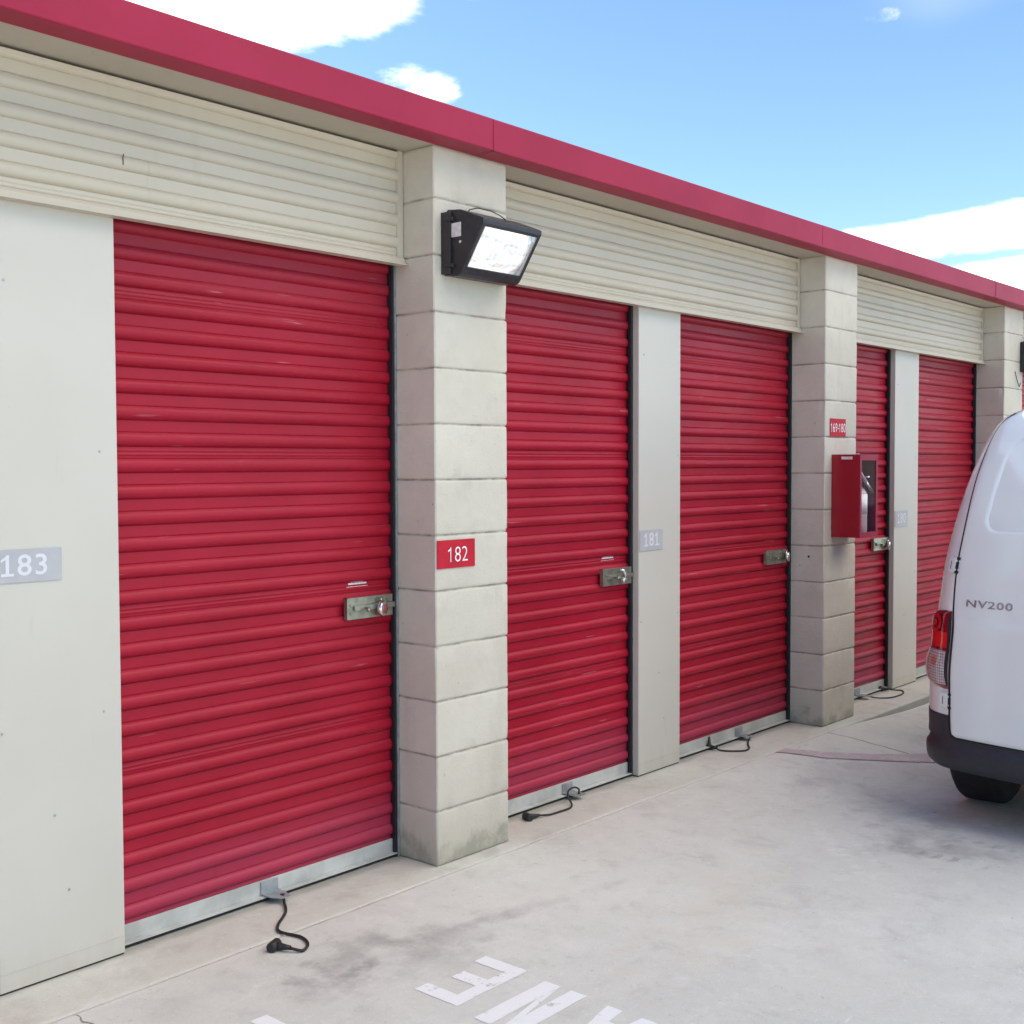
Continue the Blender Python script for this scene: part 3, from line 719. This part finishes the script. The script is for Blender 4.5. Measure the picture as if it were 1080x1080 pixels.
# ------------------------------------------------------------------ extinguisher cabinet
cb = thing('extinguisher_cabinet', (3.159, 0, 1.065), 'red metal fire extinguisher cabinet with glass front fixed to the second block pillar', 'cabinet')
CW, CD, CH = .228, .165, .463
m = MB(); th = .004
m.box(0, th, -CD, -.001, 0, CH, .001); m.box(CW-th, CW, -CD, -.001, 0, CH, .001)
m.box(th, CW-th, -CD, -.001, 0, th); m.box(th, CW-th, -CD, -.001, CH-th, CH); m.build('case', M['cab'], cb)
m = MB(); m.box(th+.0005, CW-th-.0005, -.006, -.0015, th, CH-th); m.build('case_back', M['cabin'], cb)
m = MB(); m.box(th, th+.0015, -CD+.004, -.007, th, CH-th); m.box(CW-th-.0015, CW-th, -CD+.004, -.007, th, CH-th); m.build('case_lining', M['cabin'], cb)
m = MB(); e = .022; y0, y1 = -CD-.006, -CD-.0005
m.box(0, e, y0, y1, 0, CH, .001); m.box(CW-e, CW, y0, y1, 0, CH, .001); m.box(e, CW-e, y0, y1, 0, e+.006, .001); m.box(e, CW-e, y0, y1, CH-e-.012, CH, .001)
m.build('door_frame', M['cap'], cb)
m = MB(); m.box(e-.002, CW-e+.002, -CD-.0025, -CD-.0012, e, CH-e-.01); m.build('door_glass', M['thin_glass'], cb)
m = MB(); m.tube([(.03, -.150, CH-.09), (.205, -.150, CH-.215)], .009, 10); m.build('breaker_bar', simple('bar_grey', (.42, .36, .42), .35, .4), cb)
m = MB(); m.box(-.0008, .0005, -.125, -.060, CH-.028, CH-.012); m.build('case_label', M['label'], cb)
m = MB(); m.cyl((.12, -.10, CH), (0,0,1), .01, .005, 10, .001); m.build('seal', M['label'], cb)
ex = thing('fire_extinguisher', (3.159+.118, -.098, 1.070), 'fire extinguisher with white label standing inside the red cabinet', 'extinguisher')
m = MB(); m.lathe([(0, .001), (0, .05), (.006, .056), (.22, .056), (.25, .050), (.272, .032), (.285, .018), (.30, .016), (.30, .001)], (0,0,0), (0,0,1)); m.build('cylinder', M['ext_grey'], ex)
m = MB(); m.lathe([(.125, .0568), (.125, .0572), (.235, .0572), (.235, .055)], (0,0,0), (0,0,1)); m.build('paper_label', M['white_letter'], ex)
m = MB(); m.cyl((0,0,.30), (0,0,1), .014, .03, 14); m.box(-.01, .01, -.07, .03, .328, .338, .002); m.tube([(0,-.01,.315), (0,-.06,.30), (0,-.075,.27)], .004, 8); m.build('valve_handle', M['chrome'], ex)
m = MB(); m.tube([(.012, 0, .318), (.05, -.01, .31), (.066, -.01, .26), (.066, -.01, .12), (.062, -.01, .06)], .007, 10); m.build('hose', M['rubber'], ex)

# ------------------------------------------------------------------ padlocks
def disc_lock(x, z, label, face, tilt):
    t = thing('padlock', (x, YD-.036, z), label, 'padlock', 'round padlocks on the door latches')
    t.rotation_euler = (0, tilt, .35); t.scale = (.82, .82, .82)
    m = MB(); m.lathe([(0, .001), (0, .030), (.004, .034), (.018, .034), (.022, .030), (.022, .001)], (0, -.012, 0), (0,-1,0)); m.build('lock_body', M['chrome'], t)
    m = MB(); m.lathe([(0, .021), (.001, .021), (.001, .001)], (0, -.0345, 0), (0,-1,0)); m.build('lock_face', face, t)
    m = MB(); pts = [(.026*math.cos(a), -.018, .026+.016*math.sin(a)+.004) for a in [math.pi*k/10 for k in range(11)]]; m.tube(pts, .0045, 8); m.build('shackle', M['chrome'], t)
disc_lock(-.105, .950, 'round steel padlock with reddish face on the widest red door', M['brass'], .5)
disc_lock(2.985, .957, 'bright round steel padlock on the door left of the extinguisher pillar', M['chrome'], -.6)
disc_lock(4.345, .945, 'dark round padlock on the door just below the extinguisher cabinet', M['dark'], .2)
def bar_lock(x, z, label):
    t = thing('padlock', (x, YD-.036, z), label, 'padlock', 'round padlocks on the door latches')
    m = MB(); m.tube([(-.012, -.008, .028), (.004, -.016, .024), (.014, -.018, .006), (.016, -.018, -.022)], .0065, 10); m.build('shackle', M['chrome'], t)
    m = MB(); m.cyl((0, -.016, -.010), (.3, 0, -1), .012, .020, 16, .002); m.build('lock_body', M['chrome'], t)
bar_lock(1.415, .962, 'steel padlock with curved shackle on the door beside the panel marked 181')

# ------------------------------------------------------------------ black plug cords
def cr(pts, n=8):
    P = [Vector(p) for p in pts]; P = [P[0]*2-P[1]]+P+[P[-1]*2-P[-2]]; out = []
    for i in range(1, len(P)-2):
        for k in range(n):
            t = k/n; a, b, c, d = P[i-1:i+3]
            out.append(.5*((2*b)+(c-a)*t+(2*a-5*b+4*c-d)*t*t+(3*b-a-3*c+d)*t*t*t))
    out.append(P[-2]); return out
def cord(pts, plug, pdir, label, r=.0045, up=False):
    b = Vector(pts[-1]); t = thing('plug_cord', (b.x, b.y, gz(b.x, b.y)), label, 'cord', 'black rubber plug cords at the door thresholds')
    org = Vector(t.location)
    m = MB(); m.tube([p-org for p in cr(pts)], r, 10); m.build('cord', M['rubber'], t)
    d = Vector(pdir).normalized(); p = Vector(plug)-org
    m = MB(); m.tube([p-d*.004, p+d*.012, p+d*.030, p+d*.045], [.0065, .0085, .0115, .013], 12)
    if up: m.tube([p+d*.045+Vector((0,0,-.010)), p+d*.045+Vector((0,0,.004)), p+d*.045+Vector((0,0,.012)), p+d*.045+Vector((0,0,.052))], [.022, .022, .010, .004], 14)
    else:
        q = Vector((-d.y, d.x, 0)); c = p+d*.052
        m.tube([c-q*.026, c-q*.022, c+q*.018, c+q*.024], [.012, .0165, .0165, .012], 14)
    m.build('plug', M['rubber'], t)
g = .006
cord([(-.592, .150, .022), (-.604, .128, .010), (-.650, .062, g), (-.738, -.010, g), (-.768, -.060, g), (-.752, -.140, g), (-.772, -.200, g), (-.815, -.228, g), (-.838, -.200, .012)],
     (-.840, -.196, .014), (-.35, .75, 0), 'black cord with rubber plug lying on the concrete before the widest red door', .0048)
cord([(1.050, .160, .02), (1.040, .150, .045), (1.010, .150, .062), (.975, .155, .055), (.962, .150, .030), (.950, .120, g), (.900, .090, g), (.830, .090, g), (.770, .095, g), (.715, .108, .012)],
     (.712, .109, .013), (-1, .35, 0), 'black cord looping up over its bracket at the door right of the 182 pillar', .0042)
cord([(2.545, .150, .020), (2.500, .140, .010), (2.420, .098, g), (2.352, .052, g), (2.290, .045, g), (2.240, .088, g), (2.215, .140, g), (2.215, .165, .012)],
     (2.215, .166, .014), (.1, 1, 0), 'black cord with upright plug at the door left of the extinguisher pillar', .0042, True)
cord([(4.000, .150, .020), (4.03, .115, .010), (4.10, .060, g), (4.22, .045, g), (4.320, .058, g), (4.388, .100, g), (4.375, .140, g), (4.345, .165, .012)],
     (4.343, .167, .013), (-.5, .8, 0), 'black cord with plug at the narrow door under the extinguisher cabinet', .0042)

# ------------------------------------------------------------------ white van
VW = .86; PSI = R(88)
VAN = thing('parked_van', (1.737, -1.899, -.066), 'white panel van seen from its rear left corner at the right edge of the alley', 'van', rz=math.pi/2-PSI)
def interp(x, X, Y):
    if x <= X[0]: return Y[0]
    for i in range(1, len(X)):
        if x <= X[i]: f = (x-X[i-1])/(X[i]-X[i-1]); return Y[i-1]+(Y[i]-Y[i-1])*f
    return Y[-1]
def sm(x, X, Y, w=.045):
    return sum(interp(x+w*k, X, Y) for k in (-1, -.5, 0, .5, 1))/5
ZS = [.27, .40, .479, .574, .676, .759, .882, .924, 1.047, 1.169, 1.291, 1.393, 1.495, 1.597, 1.659, 1.726, 1.765, 1.79, 1.81, 1.83]
SI = [.012, .010, .004, .002, .003, .012, .026, .032, .045, .061, .082, .102, .125, .154, .173, .198, .235, .285, .37, .56]
def si(z): return sm(z, ZS, SI, .03)
def tr(z): return sm(z, [0, .3, .45, .9, 1.1, 1.3, 1.45, 1.6, 1.7, 1.76, 1.80, 1.83], [0, 0, .02, .04, .055, .10, .15, .215, .28, .35, .47, .75], .03)
def tq(a):
    c = .15-math.sqrt(max(0, .15**2-(.15-a)**2)) if a < .15 else 0
    return c+.15*(1-a/VW)**2 if a > 0 else .30
def hull(a, z, off=0.0):
    """a: distance in from the left side along the rear (negative: along the left side); van axes x fwd, y left"""
    def pt(a, z):
        if a >= 0: return Vector((tr(z)+tq(a), (VW-si(z))*(1-a/VW), z))
        return Vector((tr(z)+.30-a, VW-si(z), z))
    p = pt(a, z)
    if off:
        e = .008
        du = pt(a+e, z)-pt(a-e, z); dv = pt(a, z+e)-pt(a, z-e)
        n = dv.cross(du).normalized()
        if n.x > .0 and a > .1: n = -n
        if n.y < 0 and a < .1: n = -n
        p = p+n*off
    return p
def mir(v): return Vector((v.x, -v.y, v.z))
FRX = ([.27, .5, .75, .88, .97, 1.06, 1.2, 1.4, 1.6, 1.70, 1.76, 1.80, 1.83], [4.34, 4.40, 4.36, 4.26, 4.05, 3.72, 3.52, 3.25, 2.97, 2.80, 2.62, 2.40, 2.1])
def body():
    m = MB(); zl = [.27, .30, .34, .38, .42] + frange(.46, 1.70, .04) + [1.72, 1.74, 1.755, 1.77, 1.782, 1.793, 1.804, 1.813, 1.821, 1.83]
    P = []
    aa = [0, .004, .012, .022, .035, .05, .065, .08, .1, .12, .15, .18, .22, .28, .35, .45, .55, .65, .75, .86]
    for z in zl:
        s = si(z)+(.022*ss((.47-z)/.06) if z < .47 else 0); half = []
        xr = tr(z)+(.02 if z < .40 else 0); xf = interp(z, *FRX); w = VW-s
        for a in aa[::-1]:
            half.append(Vector((xr+tq(a), max(0, w-a*(w/VW)), z)))
        L = [xr+.30+(xf-.55-xr-.30)*k/24 for k in range(1, 25)]
        half += [Vector((x, w, z)) for x in L]
        for k in range(1, 13):
            th = math.pi/2*k/12; half.append(Vector((xf-.55+.55*math.sin(th)**.85 if k < 12 else xf, w*(math.cos(th)**.6) if k < 12 else 0, z)))
        P.append(half + [mir(v) for v in half[::-1]][1:])
    V = m.grid(P, True)
    m.bm.faces.new([v for v in V[-1][:-1]]).smooth = True; m.bm.faces.new([v for v in V[0][:-1]][::-1])
    ob = m.build('body', M['van'], VAN)
    # wheel arches
    cut = MB()
    for x in (.745, 3.53): cut.cyl((x, -1.2, .315), (0,1,0), .375, 2.4, 40)
    co = cut.build('cutter', None)
    md = ob.modifiers.new('b', 'BOOLEAN'); md.object = co; md.operation = 'DIFFERENCE'; md.solver = 'EXACT'
    co.parent = VAN
    bpy.context.view_layer.update(); dg = bpy.context.evaluated_depsgraph_get()
    me = bpy.data.meshes.new_from_object(ob.evaluated_get(dg)); ob.modifiers.clear()
    if len(me.polygons) > 100: ob.data = me
    ob.data.materials.clear(); ob.data.materials.append(M['van'])
    bpy.data.objects.remove(co)
    for p in ob.data.polygons: p.use_smooth = True
    try: ob.data.set_sharp_from_angle(angle=R(38))
    except Exception: pass
    return ob
body()
SHX = ([.40, .43, .59, .705, .865, .945, 1.085, 1.2, 1.3, 1.415, 1.535, 1.655, 1.735], [.150, .147, .145, .140, .135, .122, .113, .109, .105, .092, .080, .070, .078])
def shut(z): return sm(z, *SHX, .04)
def rrect(a, z, a0, a1, z0, z1, r):
    cx, cz = (a0+a1)/2, (z0+z1)/2; dx = abs(a-cx)-(a1-a0)/2+r; dz = abs(z-cz)-(z1-z0)/2+r
    return math.hypot(max(dx, 0), max(dz, 0))+min(max(dx, dz), 0)-r
def rear_door(flip):
    f = mir if flip else (lambda v: v)
    m = MB(); P = []
    zs = frange(.408, 1.748, .010)
    for z in zs:
        a0 = shut(z)+.005; a1 = .857
        # rounded lower outer and upper outer corners
        if z < .428: a0 += .020*(1-math.sqrt(max(0, 1-((.428-z)/.020)**2)))
        if z > 1.70: a0 += .05*(1-math.sqrt(max(0, 1-((z-1.70)/.05)**2)))
        row = []
        n = 70
        for i in range(n+1):
            a = a0+(a1-a0)*i/n
            d = rrect(a, z, .215-.01*(1.65-z), .74, 1.265, 1.640, .06)
            off = .0065 - .013*ss((-d+.009)/.018)
            off += .007*ss((.905-z)/.035)
            if i == 0 or i == n or z == zs[0] or z == zs[-1]: off = .0045
            row.append(f(hull(a, z, off)))
        P.append(row)
    m.grid(P, True); o = m.build('rear_door', M['van'], VAN, recalc=True)
    m = MB(); P = []
    for z in frange(.398, 1.756, .02):
        P.append([f(hull(shut(z)-.005, z, .003)), f(hull(shut(z)+.010, z, .003)), f(hull(.45, z, .0008))])
    m.grid([[p[0], p[1]] for p in P], True)
    m.grid([[f(hull(a, .394, .003)) for a in frange(.150, .86, .03)], [f(hull(a, .415, .003)) for a in frange(.150, .86, .03)]])
    m.grid([[f(hull(.852, z, .0012)) for z in frange(.40, 1.75, .04)], [f(hull(.86, z, .0012)) for z in frange(.40, 1.75, .04)]])
    m.build('door_gap', M['gap'], VAN)
    for z in (1.115, .553):
        a = shut(z); m = MB(); P = []
        m.grid([[f(hull(a+u, z+v, .006)) for u in (-.042, -.036, -.006, -.001)] for v in (-.034, -.030, .030, .034)])
        m.grid([[f(hull(a+u, z+v, .014)) for u in (-.036, -.030, -.008, -.004)] for v in (-.029, -.024, .024, .029)])
        m.grid([[f(hull(a+u, z-.029, d)) for u in (-.036, -.030, -.008, -.004)] for d in (.0, .014)]); m.grid([[f(hull(a+u, z+.029, d)) for u in (-.036, -.030, -.008, -.004)] for d in (.0, .014)])
        m.grid([[f(hull(a-.036, z+v, d)) for v in (-.029, .029)] for d in (.0, .014)]); m.grid([[f(hull(a-.004, z+v, d)) for v in (-.029, .029)] for d in (.0, .014)])
        h = m.build('hinge', M['van'], VAN)
        m = MB()
        for (v0, v1, u0, u1) in ((-.033, -.022, -.001, .013), (-.014, .014, .000, .009), (.022, .033, -.001, .013)):
            m.grid([[f(hull(a+u, z+v, .0125)) for u in (u0, u1)] for v in (v0, v1)], False)
            m.grid([[f(hull(a+u1, z+v, d)) for d in (.0, .0125)] for v in (v0, v1)], False)
        m.grid([[f(hull(a-.024, z+v, .0148)) for v in (-.016, .016)], [f(hull(a-.021, z+v, .0148)) for v in (-.016, .016)]])
        m.build('hinge_pin', M['gap'], h)
rear_door(False); rear_door(True)
# badge lettering
vs, fs = text_mesh('NV200', 1.0, .012, 1.12); hh = max(v.y for v in vs)*2; ww = max(v.x for v in vs)*2
m = MB(); Vt = [m.bm.verts.new(hull(.2875+v.x/ww*.205, .966+v.y/hh*.030, .0095)) for v in vs]
for f_ in fs:
    try: m.bm.faces.new([Vt[i] for i in f_])
    except ValueError: pass
r_ = bmesh.ops.extrude_face_region(m.bm, geom=list(m.bm.faces))
for v in [e for e in r_['geom'] if isinstance(e, bmesh.types.BMVert)]: v.co += Vector((.005, -.0005, 0))
m.build('badge', M['badge'], VAN)

def tail_light(flip):
    f = mir if flip else (lambda v: v)
    AO = ([.600, .606, .62, .645, .68, .72, .76, .80, .86, .895, .915, .925], [.118, .085, .045, .0, -.035, -.05, -.05, -.05, -.045, -.02, .03, .085])
    def ain(z): return shut(z)-.007
    def off(z, a):
        lobe = .010*math.exp(-((z-.685)/.055)**2)+.007*math.exp(-((z-.865)/.045)**2)+.007
        e = min(1, max(0, (ain(z)-a)/.05+.35))*min(1, (z-.598)/.02)*min(1, (.928-z)/.012)
        return max(.002, lobe*max(0, e)+.002)
    def strip(name, mat, za, zb, ia, ib, parent, dz=.006, ex=0):
        m = MB(); P = []
        for z in frange(za, zb, dz):
            a0 = interp(z, *AO); a1 = ain(z); n = 16
            P.append([f(hull(a0+(a1-a0)*(ia+(ib-ia)*i/n), z, off(z, a0+(a1-a0)*(ia+(ib-ia)*i/n))+ex)) for i in range(n+1)])
        m.grid(P, True); return m.build(name, mat, parent)
    base = strip('tail_light', M['lens_dark'], .600, .925, 0, 1, VAN)
    strip('red_lens', M['lens_red'], .770, .835, .02, .93, base, ex=.002)
    strip('clear_lens', M['lens_clear'], .618, .757, .02, .93, base, ex=.002)
    strip('dark_edge', M['gap'], .612, .912, .94, 1.0, base, ex=.0015)
    # round reflector ring of the stop lamp
    m = MB()
    for r0, r1, e in ((.022, .040, .003), (.0, .013, .005)):
        P = []
        for k in range(25):
            th = 2*math.pi*k/24
            P.append([f(hull(.055+r*.85*math.cos(th), .868+r*math.sin(th), off(.868, .055)+e)) for r in (r0, (r0+r1)/2, r1)])
        m.grid(P, True)
    m.build('stop_lamp', simple('stop_lamp_red', (.55, .008, .014), .1, 0, .05, 9, 0, Coat_Weight=1.0), base)
tail_light(False); tail_light(True)

def bumper():
    m = MB(); P = []
    zs = [.268, .275, .29, .31, .335, .352, .362, .372, .39, .402]
    offs = [-.035, -.012, .004, .010, .012, .012, .010, .002, -.004, -.006]
    aa = [-.45, -.40, -.3, -.2, -.12, -.06, -.02, 0, .01, .02, .035, .05, .07, .09, .12, .16, .2, .25, .32, .4, .5, .6, .7, .8, .86]
    for z, o in zip(zs, offs):
        half = [hull(a, z, o+.012*ss((a-.02)/.15)) for a in aa]; P.append(half + [mir(v) for v in half[::-1]][1:])
    m.grid(P, True)
    for f in (lambda v: v, mir):
        Q = []
        for z in frange(.400, .492, .012):
            a1 = .142 if z > .412 else .150
            Q.append([f(hull(-.45+(a1+.45)*i/30, z, .0045)) for i in range(31)])
        top = [f(hull(-.45+(.142+.45)*i/30, .4925+.0*i, .0)) for i in range(31)]; Q.append(top)
        m.grid(Q, True)
    m.build('rear_bumper', M['plastic'], VAN)
bumper()
# underside, sill, exhaust
m = MB(); m.box(.50, 4.1, -.63, .63, .175, .30, .02); m.box(.70, .90, -.62, .62, .24, .36, .03); m.build('underbody_light_block', M['tyre'], VAN)  # van underside, its box set low to block light beneath
m = MB(); m.tube(cr([(.16, .28, .265), (.12, .12, .225), (.13, 0, .215), (.2, -.2, .21)]), .006, 8); m.build('exhaust_hanger', M['galv'], VAN)
for x in (.745, 3.53):
    for s in (1, -1):
        t_ = MB(); y = s*.835; w = .205
        prof = [(0, .19), (.004, .215), (.004, .26), (.0, .285), (.012, .304), (.026, .314), (.05, .3155), (w-.05, .3155), (w-.026, .314), (w-.012, .304), (w, .285), (w-.004, .26), (w, .19)]
        t_.lathe(prof, (x, y, .315), (0, -s, 0), 64); ty = t_.build('wheel', M['tyre'], VAN)
        r_ = MB(); r_.lathe([(.03, .001), (.028, .05), (.02, .055), (.03, .08), (.025, .16), (.002, .175), (-.002, .192), (.01, .196), (.06, .19)], (x, y-s*.004, .315), (0, -s, 0), 48); r_.build('rim', M['rim'], ty)
# glazing and front, for views from the side
def sidepatch(name, mat, pts, off=.004):
    for f in (lambda v: v, mir):
        m = MB(); vs = [m.bm.verts.new(f(Vector((x, VW-si(z)+off, z)))) for x, z in pts]; m.bm.faces.new(vs); m.build(name, mat, VAN)
sidepatch('side_window', M['carglass'], [(2.35, 1.10), (3.28, 1.10), (2.92, 1.50), (2.78, 1.60), (2.35, 1.60)])
sidepatch('door_handle', M['plastic'], [(2.42, .96), (2.58, .96), (2.58, .99), (2.42, .99)], .012)
for f in (lambda v: v, mir):
    m = MB(); m.box(2.95, 3.10, VW-.02, VW+.16, 1.08, 1.26, .03); o = m.build('wing_mirror', M['van'], VAN)
    if f is mir: bmesh_me = o.data; [setattr(v, 'co', Vector((v.co.x, -v.co.y, v.co.z))) for v in bmesh_me.vertices]; bmesh_me.flip_normals()
m = MB(); P = []
for z in frange(1.10, 1.68, .05):
    xf = interp(z, *FRX); w = VW-si(z); row = []
    for k in range(-10, 11):
        th = math.pi/2*(1-abs(k)/10*.60); 
        row.append(Vector((xf-.55+.55*math.sin(th)**.85+.006, math.copysign(w*math.cos(th)**.6 if abs(k) > 0 else 0, k), z)))
    P.append(row)
m.grid(P, True); m.build('windscreen', M['carglass'], VAN)
for s in (1, -1):
    m = MB(); m.box(4.18, 4.37, s*.52-.14, s*.52+.14, .68, .86, .04); m.build('headlight', M['lens_clear'], VAN)
m = MB(); m.box(4.34, 4.415, -.36, .36, .60, .80, .03); m.box(4.33, 4.42, -.70, .70, .32, .46, .04); m.build('grille', M['plastic'], VAN)

# ------------------------------------------------------------------ light, sky, camera
SUN_AZ, SUN_EL = R(-30), R(36)     # azimuth from +Y towards +X
W = bpy.data.worlds.new('World'); S.world = W; W.use_nodes = True
nt = W.node_tree; N = nt.nodes; bg = N['Background']
sky = N.new('ShaderNodeTexSky'); sky.sky_type = 'NISHITA'; sky.sun_disc = False
sky.sun_elevation = SUN_EL; sky.sun_rotation = SUN_AZ; sky.altitude = 50; sky.air_density = 1.0; sky.dust_density = .4; sky.ozone_density = 1.6
tc = N.new('ShaderNodeTexCoord'); D = tc.outputs['Generated']
def wm(op, a, b=0.0):
    m = N.new('ShaderNodeMath'); m.operation = op
    for s_, v in ((m.inputs[0], a), (m.inputs[1], b)):
        if isinstance(v, bpy.types.NodeSocket): nt.links.new(v, s_)
        else: s_.default_value = v
    return m.outputs[0]
def wr(f, a, b, lo, hi):
    m = N.new('ShaderNodeMapRange'); m.interpolation_type = 'SMOOTHSTEP'; nt.links.new(f, m.inputs[0])
    for k, v in zip((1,2,3,4), (a,b,lo,hi)): m.inputs[k].default_value = v
    return m.outputs[0]
def blob(az, el, raz, rel, amp, tilt=0.0):
    """cloud bank centred on a compass direction (degrees)"""
    az, el = R(az), R(el)
    d = Vector((math.sin(az)*math.cos(el), math.cos(az)*math.cos(el), math.sin(el)))
    u = Vector((math.cos(az), -math.sin(az), 0)); v = u.cross(d)*1.0
    if v.z < 0: v = -v
    c, s_ = math.cos(tilt), math.sin(tilt); u, v = u*c+v*s_, v*c-u*s_
    def dot(vec):
        m = N.new('ShaderNodeVectorMath'); m.operation = 'DOT_PRODUCT'; nt.links.new(D, m.inputs[0]); m.inputs[1].default_value = vec; return m.outputs['Value']
    a = wm('DIVIDE', dot(u), math.tan(R(raz))); b = wm('DIVIDE', dot(v), math.tan(R(rel)))
    r2 = wm('ADD', wm('MULTIPLY', a, a), wm('MULTIPLY', b, b)); f = wm('GREATER_THAN', dot(d), 0)
    return wm('MULTIPLY', wm('MULTIPLY', wr(r2, 0, 1.6, amp, 0), f), 1.0)
mp_ = N.new('ShaderNodeMapping'); mp_.inputs['Scale'].default_value = (1, 1, 2.6); nt.links.new(D, mp_.inputs[0])
cn = N.new('ShaderNodeTexNoise'); cn.inputs['Scale'].default_value = 2.3; cn.inputs['Detail'].default_value = 3; cn.inputs['Roughness'].default_value = .5; nt.links.new(mp_.outputs[0], cn.inputs['Vector'])
cd = N.new('ShaderNodeTexNoise'); cd.inputs['Scale'].default_value = 11; cd.inputs['Detail'].default_value = 9; cd.inputs['Roughness'].default_value = .58; cd.inputs['Distortion'].default_value = .3; nt.links.new(mp_.outputs[0], cd.inputs['Vector'])
BLOBS = [(36.0, 21.5, 10.5, 3.6, .60, .12), (28, 27, 14, 6, .6, 0), (44.3, 17.2, 2.2, 1.3, .36, 0), (71, 10.2, 7, 1.1, .52, .04), (73.0, 8.0, 6.5, 1.2, .50, .04), (66, 19.4, 1.0, .40, .13, 0), (57.0, 21.3, 2.0, .5, .20, 0),
         (150, 55, 34, 28, .6, 0), (185, 48, 26, 20, .5, 0)]  # two unseen banks, added to throw whiter light on the facade
tot = None
for bl in BLOBS:
    q = blob(*bl[:5], tilt=bl[5]); tot = q if tot is None else wm('MAXIMUM', tot, q)
dens = wm('ADD', tot, wm('MULTIPLY', wm('SUBTRACT', cd.outputs['Fac'], .5), 1.25))
mask = wr(dens, .12, .56, 0, 1)
mask = wm('MULTIPLY', mask, wr(tot, .02, .12, 0, 1))
wisp = wm('MULTIPLY', wr(cn.outputs['Fac'],   .52, .78, 0, .12), 1.0)
mask = wm('MAXIMUM', mask, wisp)
SKY_T = (.95, 1.08, 1.19)
tint = N.new('ShaderNodeMix'); tint.data_type = 'RGBA'; tint.blend_type = 'MULTIPLY'; tint.inputs[0].default_value = 1; nt.links.new(sky.outputs[0], tint.inputs[6]); tint.inputs[7].default_value = (*SKY_T, 1)
mixc = N.new('ShaderNodeMix'); mixc.data_type = 'RGBA'; nt.links.new(mask, mixc.inputs[0]); nt.links.new(tint.outputs[2], mixc.inputs[6]); CLOUD = 15.0; mixc.inputs[7].default_value = (CLOUD*1.04, CLOUD*.985, CLOUD*.90, 1)
nt.links.new(mixc.outputs[2], bg.inputs[0]); bg.inputs[1].default_value = .078

sl = bpy.data.lights.new('sun', 'SUN'); sl.energy = 2.4; sl.angle = R(.5); sl.color = (1, .95, .88)
so = bpy.data.objects.new('sun', sl); COL.objects.link(so)
sd = Vector((math.sin(SUN_AZ)*math.cos(SUN_EL), math.cos(SUN_AZ)*math.cos(SUN_EL), math.sin(SUN_EL)))
so.rotation_euler = (-sd).to_track_quat('-Z', 'Y').to_euler(); so.location = (0, 5, 8)

cam = bpy.data.cameras.new('camera'); co = bpy.data.objects.new('camera', cam); COL.objects.link(co); S.camera = co
cam.sensor_width = 36; cam.sensor_fit = 'HORIZONTAL'; cam.lens = 1265.87/1080*36; cam.clip_start = .05; cam.clip_end = 1000
yaw, pit, rol = 0.856035, -0.0393500, -0.0033129
f = Vector((math.sin(yaw)*math.cos(pit), math.cos(yaw)*math.cos(pit), math.sin(pit))); r = Vector((math.cos(yaw), -math.sin(yaw), 0)); u = r.cross(f)
c, s = math.cos(rol), math.sin(rol); r2 = r*c+u*s; u2 = u*c-r*s
mat = Matrix(((r2.x, u2.x, -f.x), (r2.y, u2.y, -f.y), (r2.z, u2.z, -f.z))).to_4x4()
mat.translation = Vector((-3.10508541, -3.06215441, 1.47661972)); co.matrix_world = mat

S.render.engine = 'CYCLES'
S.view_settings.view_transform = 'Standard'; S.view_settings.look = 'None'; S.view_settings.gamma = 1; S.view_settings.exposure = 1.5
S.view_settings.use_curve_mapping = False
